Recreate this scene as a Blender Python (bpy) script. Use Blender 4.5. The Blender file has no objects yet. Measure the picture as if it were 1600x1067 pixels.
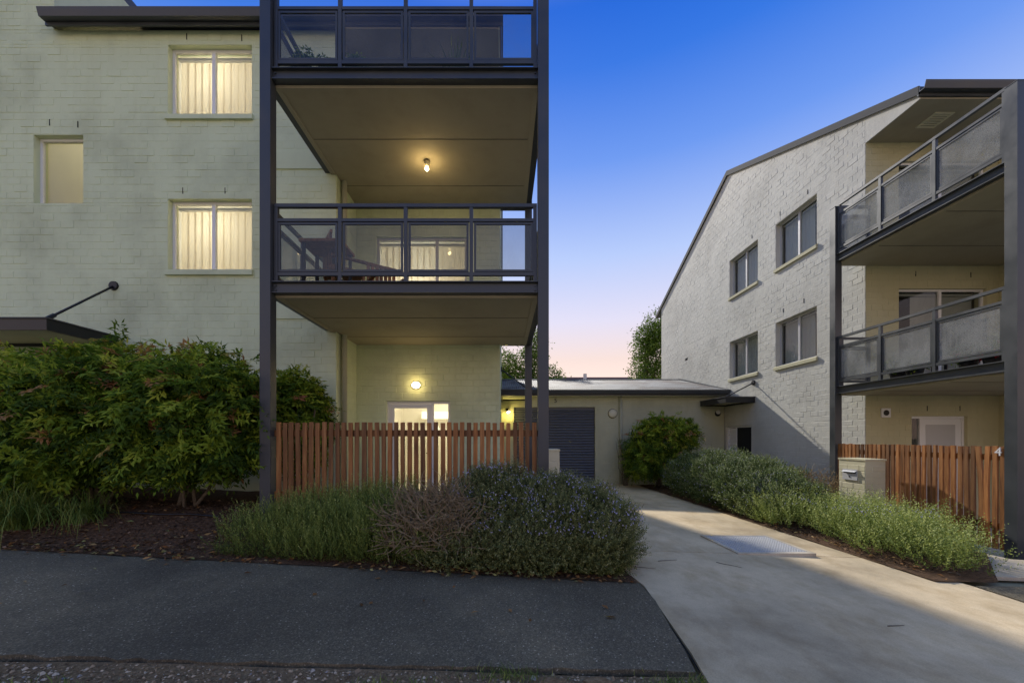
import bpy, math, random
import numpy as np
from mathutils import Vector, Matrix

random.seed(7); rng = np.random.default_rng(7)
scene = bpy.context.scene
col = scene.collection
EYE = 1.40                       # eye height; ground near the camera is about z = 0
F = 615.0; CX = 785.0; CY = 684.0  # focal length and vanishing point in photo pixels

# ------------------------------------------------------------------ camera
cd = bpy.data.cameras.new('camera'); cam = bpy.data.objects.new('camera', cd); col.objects.link(cam)
cam.location = (0, 0, EYE); cam.rotation_euler = (math.radians(90), 0, 0)
cd.sensor_width = 36.0; cd.lens = F / 1600 * 36
cd.shift_x = (800 - CX) / 1600; cd.shift_y = (CY - 533.5) / 1600
cd.clip_start = 0.05; cd.clip_end = 3000
scene.camera = cam

# ------------------------------------------------------------------ sky, sun, exposure
SUN = Vector((-0.70, 2.80, 1.75)).normalized()
SUN_EL = math.asin(SUN.z); SUN_ROT = math.atan2(SUN.x, SUN.y)
w = bpy.data.worlds.new('World'); scene.world = w; w.use_nodes = True
wn = w.node_tree.nodes; wl = w.node_tree.links; wn.clear()
wo = wn.new('ShaderNodeOutputWorld'); bg = wn.new('ShaderNodeBackground')
sky = wn.new('ShaderNodeTexSky'); sky.sky_type = 'NISHITA'; sky.sun_disc = False
sky.sun_elevation = SUN_EL; sky.sun_rotation = SUN_ROT
tc = wn.new('ShaderNodeTexCoord'); sp = wn.new('ShaderNodeSeparateXYZ')
rp = wn.new('ShaderNodeValToRGB'); mx = wn.new('ShaderNodeMix'); mx.data_type = 'RGBA'
wl.new(tc.outputs['Generated'], sp.inputs[0]); wl.new(sp.outputs['Z'], rp.inputs[0])
stops = [(0.0, (.85, .60, .48)), (.19, (.55, .435, .40)), (.277, (.45, .43, .53)), (.407, (.275, .35, .56)),
         (.563, (.085, .185, .51)), (.676, (.018, .105, .45)), (.74, (.004, .075, .41)), (1.0, (.004, .065, .37))]
SKYK = 4.85
cr = rp.color_ramp
while len(cr.elements) < len(stops): cr.elements.new(.5)
for e, (p, c) in zip(cr.elements, stops): e.position = p; e.color = (*c, 1)
sc = wn.new('ShaderNodeVectorMath'); sc.operation = 'SCALE'; sc.inputs['Scale'].default_value = SKYK
wl.new(rp.outputs[0], sc.inputs[0])
mr = wn.new('ShaderNodeMapRange'); mr.interpolation_type = 'SMOOTHSTEP'      # plain physical sky overhead
for k_, v_ in zip(('From Min', 'From Max', 'To Min', 'To Max'), (.73, .88, .015, 1.0)): mr.inputs[k_].default_value = v_
wl.new(sp.outputs['Z'], mr.inputs['Value']); wl.new(mr.outputs[0], mx.inputs['Factor'])
wl.new(sc.outputs[0], mx.inputs['A']); wl.new(sky.outputs[0], mx.inputs['B'])
wl.new(mx.outputs['Result'], bg.inputs['Color']); bg.inputs['Strength'].default_value = 0.15
wl.new(bg.outputs[0], wo.inputs[0])
sd = bpy.data.lights.new('sun', 'SUN'); sd.energy = 2.0; sd.angle = math.radians(1.4); sd.color = (1, .95, .87)
so = bpy.data.objects.new('sun', sd); col.objects.link(so); so.rotation_euler = SUN.to_track_quat('Z', 'Y').to_euler()
scene.view_settings.view_transform = 'Standard'; scene.view_settings.look = 'None'
scene.view_settings.exposure = 1.24; scene.view_settings.gamma = 1.0
scene.render.engine = 'CYCLES'

# ------------------------------------------------------------------ helpers
def R(rel): return rel + EYE
def PX(x, D): return (x - CX) / F * D
def PZ(y, D): return EYE + (CY - y) / F * D
def proj(p): return CX + F * p[0] / max(p[1], .05), CY - F * (p[2] - EYE) / max(p[1], .05)
def gz(x, y):
    return .02 - .033 * min(max(x, -12), 14) - .01 * min(max(0, y - 4), 10)

def tag(o, label=None, cat=None, group=None, kind=None):
    if label: o['label'] = label
    if cat: o['category'] = cat
    if group: o['group'] = group
    if kind: o['kind'] = kind
    return o
def link(name, me, mat=None, parent=None):
    o = bpy.data.objects.new(name, me); col.objects.link(o)
    if mat and me is not None and not me.materials: me.materials.append(mat)
    if parent:
        o.parent = parent; o.matrix_parent_inverse = parent.matrix_world.inverted() if parent.type != 'EMPTY' else Matrix.Translation(-parent.location)
    return o
def empty(name, loc, label, cat, group=None):
    o = bpy.data.objects.new(name, None); col.objects.link(o); o.location = loc; o.empty_display_size = .2
    return tag(o, label, cat, group)

class MB:
    def __init__(s): s.v = []; s.f = []; s.m = []
    def add(s, vs, fs):
        b = len(s.v); s.v += [tuple(p) for p in vs]; s.f += [tuple(b + i for i in f) for f in fs]; return s
    def box(s, x0, x1, y0, y1, z0, z1):
        if x0 > x1: x0, x1 = x1, x0
        if y0 > y1: y0, y1 = y1, y0
        if z0 > z1: z0, z1 = z1, z0
        return s.add([(x0,y0,z0),(x1,y0,z0),(x1,y1,z0),(x0,y1,z0),(x0,y0,z1),(x1,y0,z1),(x1,y1,z1),(x0,y1,z1)],
              [(0,3,2,1),(4,5,6,7),(0,1,5,4),(1,2,6,5),(2,3,7,6),(3,0,4,7)])
    def lbox(s, P, u0, u1, v0, v1, w0, w1):
        a, b = P(u0, v0, w0), P(u1, v1, w1); return s.box(a[0], b[0], a[1], b[1], a[2], b[2])
    def tube(s, pts, r, n=8, cap=True):
        pts = [Vector(p) for p in pts]; rs = r if isinstance(r, (list, tuple)) else [r] * len(pts)
        b = len(s.v); prev = None
        for i, p in enumerate(pts):
            t = (pts[min(i+1, len(pts)-1)] - pts[max(i-1, 0)]).normalized()
            if prev is None: a = t.orthogonal().normalized()
            else: a = (prev - t * prev.dot(t)); a = a.normalized() if a.length > 1e-6 else t.orthogonal().normalized()
            prev = a; c = t.cross(a)
            for k in range(n):
                g = 2 * math.pi * k / n
                s.v.append(tuple(p + (a * math.cos(g) + c * math.sin(g)) * rs[i]))
        for i in range(len(pts) - 1):
            for k in range(n):
                k2 = (k + 1) % n
                s.f.append((b+i*n+k, b+i*n+k2, b+(i+1)*n+k2, b+(i+1)*n+k))
        if cap:
            s.f.append(tuple(b + k for k in range(n))[::-1]); s.f.append(tuple(b + (len(pts)-1)*n + k for k in range(n)))
        return s
    def prism(s, poly, axis, a0, a1):       # poly of 2D points extruded along axis
        n = len(poly)
        def mk(p, a):
            return {'x': (a, p[0], p[1]), 'y': (p[0], a, p[1]), 'z': (p[0], p[1], a)}[axis]
        vs = [mk(p, a0) for p in poly] + [mk(p, a1) for p in poly]
        return s.add(vs, [tuple(range(n))[::-1], tuple(range(n, 2*n))] + [(i, (i+1) % n, n+(i+1) % n, n+i) for i in range(n)])
    def mesh(s, name):
        me = bpy.data.meshes.new(name); me.from_pydata(s.v, [], s.f); me.update(); return me
    def build(s, name, mat, parent=None, smooth=False):
        me = s.mesh(name)
        if smooth: me.shade_smooth()
        return link(name, me, mat, parent)
def Box(*a): return MB().box(*a)

# ------------------------------------------------------------------ materials
def mat(name, base, rough=.7, metal=0, spec=.3):
    m = bpy.data.materials.new(name); m.use_nodes = True; n = m.node_tree.nodes; b = n['Principled BSDF']
    b.inputs['Base Color'].default_value = (*base, 1); b.inputs['Roughness'].default_value = rough
    b.inputs['Metallic'].default_value = metal; b.inputs['Specular IOR Level'].default_value = spec
    return m, n, m.node_tree.links, b
def noise(n, l, scale, detail=4, rough=.55, vec=None, dist=0):
    t = n.new('ShaderNodeTexNoise'); t.inputs['Scale'].default_value = scale; t.inputs['Detail'].default_value = detail
    t.inputs['Roughness'].default_value = rough; t.inputs['Distortion'].default_value = dist
    if vec is not None: l.new(vec, t.inputs['Vector'])
    return t
def wpos(n):
    g = n.new('ShaderNodeNewGeometry'); return g.outputs['Position']
def ramp(n, l, src, stops):
    r = n.new('ShaderNodeValToRGB'); e = r.color_ramp
    while len(e.elements) < len(stops): e.elements.new(.5)
    for el, (p, c) in zip(e.elements, stops): el.position = p; el.color = (*c, 1) if len(c) == 3 else c
    l.new(src, r.inputs[0]); return r
def mixc(n, l, fac, a, b, mode='MIX'):
    x = n.new('ShaderNodeMix'); x.data_type = 'RGBA'; x.blend_type = mode
    if isinstance(fac, (int, float)): x.inputs['Factor'].default_value = fac
    else: l.new(fac, x.inputs['Factor'])
    for k, v in (('A', a), ('B', b)):
        if isinstance(v, tuple): x.inputs[k].default_value = (*v, 1)
        else: l.new(v, x.inputs[k])
    return x.outputs['Result']
def bump(n, l, h, b, strength, dist=.01):
    x = n.new('ShaderNodeBump'); x.inputs['Strength'].default_value = strength; x.inputs['Distance'].default_value = dist
    l.new(h, x.inputs['Height']); l.new(x.outputs[0], b.inputs['Normal']); return x
def maprange(n, l, src, a, b, c=0, d=1):
    x = n.new('ShaderNodeMapRange'); l.new(src, x.inputs['Value'])
    for k, v in zip(('From Min', 'From Max', 'To Min', 'To Max'), (a, b, c, d)): x.inputs[k].default_value = v
    return x.outputs[0]
def stretch(n, l, vec, s):
    x = n.new('ShaderNodeVectorMath'); x.operation = 'MULTIPLY'; l.new(vec, x.inputs[0]); x.inputs[1].default_value = s
    return x.outputs[0]

def m_paint(name, c, var=.12, bs=.35):
    m, n, l, b = mat(name, c, .75, 0, .25); p = wpos(n)
    a = noise(n, l, .7, 5, .6, p); st = noise(n, l, 3.0, 4, .6, stretch(n, l, p, (1, 1, .16)))
    dk = tuple(x * (1 - 2 * var) for x in c); lt = tuple(min(1, x * (1 + var * .6)) for x in c)
    r = ramp(n, l, a.outputs[0], [(.3, dk), (.52, c), (.75, lt)])
    s2 = ramp(n, l, st.outputs[0], [(.34, (.80, .78, .74)), (.5, (1, 1, 1))])
    l.new(mixc(n, l, .22, r.outputs[0], s2.outputs[0], 'MULTIPLY'), b.inputs['Base Color'])
    f = noise(n, l, 55, 4, .65, p); f2 = noise(n, l, 13, 3, .5, p)
    ad = n.new('ShaderNodeMath'); ad.operation = 'ADD'; l.new(f.outputs[0], ad.inputs[0]); l.new(f2.outputs[0], ad.inputs[1])
    bump(n, l, ad.outputs[0], b, bs, .006); return m
M = {}
PAINT = (.63, .69, .45)
M['wall'] = m_paint('sage_painted_brick', PAINT)
M['wall_warm'] = m_paint('warm_painted_brick', (.58, .56, .475), .10, .5)
M['wall_shaded'] = m_paint('shade_tinted_painted_brick', (.55, .51, .31), .06, .3)  # gable's paint with its shade put into the colour, for shaded walls and sills
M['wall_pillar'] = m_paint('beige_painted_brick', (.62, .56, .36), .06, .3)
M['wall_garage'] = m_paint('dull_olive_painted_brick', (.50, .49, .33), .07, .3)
M['render'] = m_paint('smooth_painted_board', (.65, .64, .46), .05, .12)
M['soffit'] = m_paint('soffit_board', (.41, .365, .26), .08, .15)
def m_steel():
    m, n, l, b = mat('dark_blue_grey_steel', (.05, .051, .055), .38, 0, .5); p = wpos(n)
    a = noise(n, l, 2.2, 5, .6, p)
    l.new(ramp(n, l, a.outputs[0], [(.3, (.036, .040, .043)), (.7, (.054, .058, .060))]).outputs[0], b.inputs['Base Color'])
    l.new(maprange(n, l, a.outputs[0], .3, .7, .3, .5), b.inputs['Roughness'])
    v = noise(n, l, 90, 2, .5, p); bump(n, l, v.outputs[0], b, .04, .002); return m
M['steel'] = m_steel()
M['black'] = mat('black_painted_metal', (.012, .012, .013), .4, 0, .4)[0]
M['white'] = mat('white_aluminium', (.78, .77, .74), .4, 0, .4)[0]
M['frame_grey'] = mat('silver_aluminium', (.50, .49, .47), .4, 0, .4)[0]
M['pipe'] = mat('painted_downpipe', (.40, .39, .27), .5, 0, .35)[0]
M['dark_in'] = mat('dim_interior', (.05, .045, .04), .9)[0]
M['cream'] = mat('cream_plastic', (.66, .62, .44), .45)[0]
M['galv'] = mat('galvanised_steel', (.52, .51, .48), .5, 0, .4)[0]
M['room'] = mat('cream_interior_wall', (.78, .74, .64), .8)[0]
M['slot'] = mat('weep_slot_dark', (.02, .02, .017), .9)[0]
M['terracotta'] = mat('dark_plant_pot', (.03, .03, .03), .6)[0]
M['cushion'] = mat('green_cushion', (.05, .14, .07), .9)[0]
M['red'] = mat('red_petals', (.6, .02, .03), .6)[0]
M['whitefl'] = mat('white_petals', (.7, .68, .7), .6)[0]
def m_emit(name, c, s):
    m, n, l, b = mat(name, tuple(min(.8, x) for x in c), .8); b.inputs['Emission Color'].default_value = (*c, 1); b.inputs['Emission Strength'].default_value = s; return m
M['fabric_glow'] = m_emit('glowing_cream_fabric', (1, .86, .64), .47)
def m_blind():
    m, n, l, b = mat('cream_vertical_blind', (.80, .74, .60), .9)
    t = n.new('ShaderNodeBsdfTranslucent'); t.inputs[0].default_value = (.92, .84, .68, 1)
    x = n.new('ShaderNodeMixShader'); x.inputs[0].default_value = .55; l.new(b.outputs[0], x.inputs[1]); l.new(t.outputs[0], x.inputs[2]); l.new(x.outputs[0], n['Material Output'].inputs[0]); return m
M['blind'] = m_blind()
M['lamp_glow'] = m_emit('lamp_glass_glow', (1, .78, .42), 5)
M['bulb_glow'] = m_emit('bulb_glow', (1, .76, .38), 8)
M['blind_dark'] = mat('grey_fabric_blind', (.55, .54, .50), .9)[0]
def m_glass(name, tint, dirt, dirtcol=(.35, .35, .33), scale=60):
    m = bpy.data.materials.new(name); m.use_nodes = True; n = m.node_tree.nodes; l = m.node_tree.links; n.clear()
    o = n.new('ShaderNodeOutputMaterial'); t = n.new('ShaderNodeBsdfTransparent'); t.inputs[0].default_value = (*tint, 1)
    g = n.new('ShaderNodeBsdfGlossy'); g.inputs['Roughness'].default_value = .03
    fr = n.new('ShaderNodeFresnel'); fr.inputs[0].default_value = 1.5
    ge = n.new('ShaderNodeNewGeometry'); inv = n.new('ShaderNodeMath'); inv.operation = 'SUBTRACT'; inv.inputs[0].default_value = 1; l.new(ge.outputs['Backfacing'], inv.inputs[1])
    fm_ = n.new('ShaderNodeMath'); fm_.operation = 'MULTIPLY'; l.new(fr.outputs[0], fm_.inputs[0]); l.new(inv.outputs[0], fm_.inputs[1])
    a = n.new('ShaderNodeMixShader'); l.new(fm_.outputs[0], a.inputs[0]); l.new(t.outputs[0], a.inputs[1]); l.new(g.outputs[0], a.inputs[2])
    d = n.new('ShaderNodeBsdfDiffuse'); d.inputs[0].default_value = (*dirtcol, 1)
    p = wpos(n); nz = noise(n, l, scale, 3, .7, p); big = noise(n, l, 1.6, 3, .6, p)
    mu = n.new('ShaderNodeMath'); mu.operation = 'MULTIPLY'
    l.new(maprange(n, l, nz.outputs[0], .4, .7, .55, 1), mu.inputs[0]); l.new(maprange(n, l, big.outputs[0], .35, .65, dirt * .3, dirt), mu.inputs[1])
    b = n.new('ShaderNodeMixShader'); l.new(mu.outputs[0], b.inputs[0]); l.new(a.outputs[0], b.inputs[1]); l.new(d.outputs[0], b.inputs[2])
    l.new(b.outputs[0], o.inputs[0]); return m
M['glass'] = m_glass('window_glass', (.86, .88, .87), .03)
M['glass_rail'] = m_glass('balustrade_glass', (.78, .79, .80), .14)
M['glass_dusty'] = m_glass('dusty_balustrade_glass', (.74, .75, .75), .58, (.50, .50, .46), 75)
def m_wood():
    m, n, l, b = mat('red_brown_stained_timber', (.3, .11, .04), .55, 0, .35); p = wpos(n)
    oi = n.new('ShaderNodeObjectInfo')
    ad = n.new('ShaderNodeVectorMath'); ad.operation = 'ADD'; l.new(p, ad.inputs[0]); l.new(oi.outputs['Random'], ad.inputs[1])
    a = noise(n, l, 26, 5, .6, stretch(n, l, ad.outputs[0], (1, 1, .07)), .6)
    r = ramp(n, l, a.outputs[0], [(.28, (.13, .05, .015)), (.5, (.29, .12, .034)), (.72, (.44, .21, .07))])
    h = ramp(n, l, oi.outputs['Random'], [(0, (.5, .5, .52)), (.35, (.8, .8, .8)), (.7, (1, .98, .95)), (1, (1.3, 1.2, 1.05))])
    l.new(mixc(n, l, 1, r.outputs[0], h.outputs[0], 'MULTIPLY'), b.inputs['Base Color'])
    bump(n, l, a.outputs[0], b, .25, .003); return m
M['wood'] = m_wood()
def m_asphalt():
    m, n, l, b = mat('asphalt', (.045, .045, .047), .85, 0, .3); p = wpos(n)
    v = n.new('ShaderNodeTexVoronoi'); v.inputs['Scale'].default_value = 120; l.new(p, v.inputs['Vector'])
    sp_ = ramp(n, l, v.outputs['Color'], [(.0, (.088, .072, .048)), (.62, (.145, .118, .070)), (.88, (.23, .19, .12)), (.97, (.55, .48, .35))])
    big = noise(n, l, .55, 5, .6, p); sh = ramp(n, l, big.outputs[0], [(.32, (.62, .62, .63)), (.5, (.95, .95, .94)), (.68, (1.5, 1.46, 1.38))])
    l.new(mixc(n, l, 1, sp_.outputs[0], sh.outputs[0], 'MULTIPLY'), b.inputs['Base Color'])
    f = noise(n, l, 140, 3, .7, p); bump(n, l, f.outputs[0], b, .8, .006); return m
M['asphalt'] = m_asphalt()
def m_concrete(name, c):
    m, n, l, b = mat(name, c, .85, 0, .25); p = wpos(n)
    a = noise(n, l, .55, 7, .68, p, .1); s = noise(n, l, 1.7, 7, .72, stretch(n, l, p, (1.2, .7, 1)), .1); f = noise(n, l, 120, 3, .6, p)
    r = ramp(n, l, a.outputs[0], [(.30, tuple(x * .58 for x in c)), (.5, tuple(x * .95 for x in c)), (.68, tuple(x * 1.22 for x in c))])
    r2 = ramp(n, l, s.outputs[0], [(.30, (.72, .66, .56)), (.55, (1, 1, 1))])
    r3 = ramp(n, l, f.outputs[0], [(.3, (.82, .82, .82)), (.6, (1.06, 1.06, 1.06))])
    x = mixc(n, l, .9, r.outputs[0], r2.outputs[0], 'MULTIPLY'); l.new(mixc(n, l, .8, x, r3.outputs[0], 'MULTIPLY'), b.inputs['Base Color'])
    bump(n, l, f.outputs[0], b, .3, .003); return m
M['concrete'] = m_concrete('stained_concrete', (.61, .475, .285))
M['concrete_pale'] = m_concrete('pale_concrete', (.54, .46, .33))
def m_soil(name, a_, b_, c_, sc_):
    m, n, l, b = mat(name, a_, .95, 0, .1); p = wpos(n)
    v = noise(n, l, sc_, 6, .75, p); l.new(ramp(n, l, v.outputs[0], [(.3, a_), (.5, b_), (.7, c_)]).outputs[0], b.inputs['Base Color'])
    bump(n, l, v.outputs[0], b, 1, .03); return m
M['mulch'] = m_soil('bark_mulch', (.045, .026, .015), (.12, .07, .038), (.22, .13, .07), 28)
M['gravel_bed'] = m_soil('gravelly_dirt', (.14, .092, .05), (.27, .185, .10), (.42, .31, .18), 45)
M['dirt'] = m_soil('dry_ground', (.20, .18, .10), (.28, .25, .15), (.36, .31, .20), 3)
M['bark'] = m_soil('bark', (.09, .07, .05), (.17, .135, .095), (.27, .22, .15), 30)
M['twig'] = m_soil('dead_twigs', (.17, .125, .065), (.29, .215, .12), (.44, .345, .21), 9)
def m_roof():
    m, n, l, b = mat('weathered_corrugated_sheet', (.5, .5, .5), .7, 0, .2); p = wpos(n)
    a = noise(n, l, .75, 6, .65, p, .5); l.new(ramp(n, l, a.outputs[0], [(.44, (.075, .055, .045)), (.54, (.15, .145, .135)), (.7, (.20, .195, .185))]).outputs[0], b.inputs['Base Color'])
    return m
M['roof'] = m_roof()
M['roof_dark'] = mat('dark_grey_roof_sheet', (.07, .075, .085), .5, .2, .4)[0]
M['barge'] = mat('grey_barge_flashing', (.11, .11, .105), .8, 0, .1)[0]
M['tile'] = mat('brown_roof_tile', (.14, .07, .045), .8)[0]
M['door_roll'] = mat('slate_roller_door', (.10, .105, .12), .45, .1, .45)[0]
M['pebble'] = None
def m_tint(name, stops, trans=.25, rough=.5):
    m, n, l, b = mat(name, (.1, .2, .05), rough, 0, .12)
    at = n.new('ShaderNodeAttribute'); at.attribute_name = 'tint'
    r = ramp(n, l, at.outputs['Fac'], stops); l.new(r.outputs[0], b.inputs['Base Color'])
    if trans > 0:
        t = n.new('ShaderNodeBsdfTranslucent'); l.new(r.outputs[0], t.inputs[0])
        x = n.new('ShaderNodeMixShader'); x.inputs[0].default_value = trans
        l.new(b.outputs[0], x.inputs[1]); l.new(t.outputs[0], x.inputs[2]); l.new(x.outputs[0], n['Material Output'].inputs[0])
    return m
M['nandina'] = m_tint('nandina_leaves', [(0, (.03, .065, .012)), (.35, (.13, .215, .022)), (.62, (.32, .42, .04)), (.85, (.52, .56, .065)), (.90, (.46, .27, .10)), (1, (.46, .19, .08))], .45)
M['rosemary'] = m_tint('rosemary_needles', [(0, (.045, .07, .015)), (.5, (.15, .20, .038)), (.85, (.33, .38, .085)), (1, (.50, .54, .17))], .25)
M['westringia'] = m_tint('grey_green_needles', [(0, (.03, .05, .016)), (.5, (.10, .14, .04)), (.85, (.28, .33, .12)), (1, (.46, .50, .24))], .25)
M['mound'] = m_tint('olive_purple_needles', [(0, (.035, .042, .015)), (.45, (.12, .14, .045)), (.8, (.28, .29, .10)), (1, (.44, .41, .22))], .25)
M['strap'] = m_tint('strappy_leaves', [(0, (.06, .10, .02)), (.6, (.16, .24, .045)), (1, (.38, .38, .10))], .25)
M['tree'] = m_tint('tree_leaves', [(0, (.045, .085, .014)), (.5, (.12, .19, .03)), (1, (.25, .32, .055))], .35)
M['flower'] = m_tint('mauve_flowers', [(0, (.42, .38, .62)), (1, (.68, .64, .80))], .2)
M['litter'] = m_tint('fallen_leaves', [(0, (.10, .05, .02)), (.5, (.30, .14, .045)), (.8, (.42, .26, .10)), (1, (.30, .33, .10))], .1)
M['stones'] = m_tint('mixed_pebbles', [(0, (.09, .065, .04)), (.4, (.24, .175, .105)), (.75, (.38, .29, .18)), (.95, (.52, .44, .32)), (1, (.17, .18, .20))], 0, .8)

# ------------------------------------------------------------------ brick walls
def plane_y(c): return lambda u, v, w_: (u, c - w_, v)
def plane_x(c, ns=-1): return lambda u, v, w_: (c + ns * w_, u, v)
BH, BL = .129, .240
def free(a0, a1, cuts):
    iv = [(a0, a1)]
    for c0, c1 in cuts:
        nx = []
        for x0, x1 in iv:
            if c1 <= x0 or c0 >= x1: nx.append((x0, x1)); continue
            if c0 > x0: nx.append((x0, c0))
            if c1 < x1: nx.append((c1, x1))
        iv = nx
    return iv
def brick_shape(mb, P, u0, u1, v0, v1, h, ins=.005, tl=None):
    t = tl or (0, 0, 0, 0)
    a = [P(u0, v0, 0), P(u1, v0, 0), P(u1, v1, 0), P(u0, v1, 0)]
    b = [P(u0+ins, v0+ins, h+t[0]), P(u1-ins, v0+ins, h+t[1]), P(u1-ins, v1-ins, h+t[2]), P(u0+ins, v1-ins, h+t[3])]
    mb.add(a + b, [(4,5,6,7),(0,1,5,4),(1,2,6,5),(2,3,7,6),(3,0,4,7)])
def brick_wall(parent, name, P, a0, a1, z0, z1, ops=(), top=None, nind=0, vis=None, thick=.22, m='wall', relief=.004, rough=.0025, label=None, bz0=None, bz1=None):
    """one wall part: plain core with real openings, bricks proud of the joints"""
    top = top or (lambda u: z1)
    us = sorted(set([a0, a1] + [x for o in ops for x in (o[0], o[1]) if a0 < x < a1] + ([k for k in top.knots] if hasattr(top, 'knots') else [])))
    vs = sorted(set([z0, z1] + [x for o in ops for x in (o[2], o[3]) if z0 < x < z1]))
    core = MB()
    for i in range(len(us) - 1):
        for j in range(len(vs) - 1):
            cu, cv = (us[i]+us[i+1])/2, (vs[j]+vs[j+1])/2
            if any(o[0] < cu < o[1] and o[2] < cv < o[3] for o in ops): continue
            ta, tb = top(us[i]), top(us[i+1])
            if vs[j] >= max(ta, tb): continue
            last = j == len(vs) - 2
            va, vb = (ta, tb) if last else (min(vs[j+1], ta), min(vs[j+1], tb))
            b0, b1 = min(vs[j], ta), min(vs[j], tb)
            for w_ in (0, -thick):
                core.add([P(us[i], b0, w_), P(us[i+1], b1, w_), P(us[i+1], vb, w_), P(us[i], va, w_)], [(0,1,2,3)])
    def strip(p, q):
        core.add([P(p[0], p[1], 0), P(q[0], q[1], 0), P(q[0], q[1], -thick), P(p[0], p[1], -thick)], [(0,1,2,3)])
    for o in ops:
        for p, q in (((o[0],o[2]),(o[1],o[2])),((o[1],o[2]),(o[1],o[3])),((o[1],o[3]),(o[0],o[3])),((o[0],o[3]),(o[0],o[2]))): strip(p, q)
    strip((a0, z0), (a0, top(a0))); strip((a1, z0), (a1, top(a1)))
    for i in range(len(us) - 1): strip((us[i], top(us[i])), (us[i+1], top(us[i+1])))
    wall = core.build(name, M[m], parent)
    if label: wall['label'] = label
    full = []; rest = MB(); j = .004
    r = random.Random(len(name) * 31 + int(a0 * 100))
    k0 = int(math.floor(((bz0 if bz0 is not None else z0)) / BH)); k = k0
    while k * BH < (bz1 or z1):
        cv0, cv1 = max(k * BH, z0), min((k + 1) * BH, z1)
        edges = sorted(set([cv0, cv1] + [x for o in ops for x in (o[2], o[3]) if cv0 < x < cv1]))
        for e0, e1 in zip(edges[:-1], edges[1:]):
            if e1 - e0 < .03: continue
            cuts = [(o[0], o[1]) for o in ops if o[2] < (e0+e1)/2 < o[3]]
            for f0, f1 in free(a0, a1, cuts):
                n0 = math.floor((f0 - (BL/2 if k % 2 else 0)) / BL); u = n0 * BL + (BL/2 if k % 2 else 0)
                while u < f1:
                    x0, x1 = max(u, f0), min(u + BL, f1); u += BL
                    if x1 - x0 < .03: continue
                    t = min(top(x0), top(x1)); y1 = min(e1, t)
                    if y1 - e0 < .04: continue
                    if x1 - x0 > BL - .001 and y1 - e0 > BH - .001: full.append((x0, e0))
                    else: brick_shape(rest, P, x0+j, x1-j, e0+j, y1-j, relief + r.uniform(-rough, rough))
        k += 1
    pick = set()
    if nind:
        def score(b):
            p = P(b[0] + BL/2, b[1] + BH/2, 0); x, y = proj(p)
            if not (0 <= x <= 1600 and 0 <= y <= 1067) or (vis and not vis(x, y)): return 1e9
            return p[1]
        pick = set(sorted([b for b in full if score(b) < 1e8], key=score)[:nind])
    vars_ = []
    o0 = Vector(P(0, 0, 0))
    for q in range(6):
        mb = MB(); t = [r.uniform(-rough, rough) for _ in range(4)]
        brick_shape(mb, lambda a, b, c: Vector(P(a, b, c)) - o0, j, BL-j, j, BH-j, relief + r.uniform(-rough, rough), tl=t)
        me = mb.mesh('brick'); me.materials.append(M[m]); vars_.append(me)
    for b in full:
        if b in pick:
            ob = bpy.data.objects.new('brick', r.choice(vars_)); col.objects.link(ob); ob.parent = wall
            ob.matrix_parent_inverse = wall.matrix_world.inverted()
            ob.location = Vector(P(b[0], b[1], 0)) - Vector(parent.location if wall.parent else (0,0,0))*0
            BRICKS.append((ob, wall))
        else:
            t = [r.uniform(-rough, rough) for _ in range(4)]
            brick_shape(rest, P, b[0]+j, b[0]+BL-j, b[1]+j, b[1]+BH-j, relief + r.uniform(-rough, rough), tl=t)
    if rest.f:
        s = rest.build('brickwork', M[m], wall); s['kind'] = 'stuff'; BRICKS.append((s, wall))
    return wall
BRICKS = []

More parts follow.
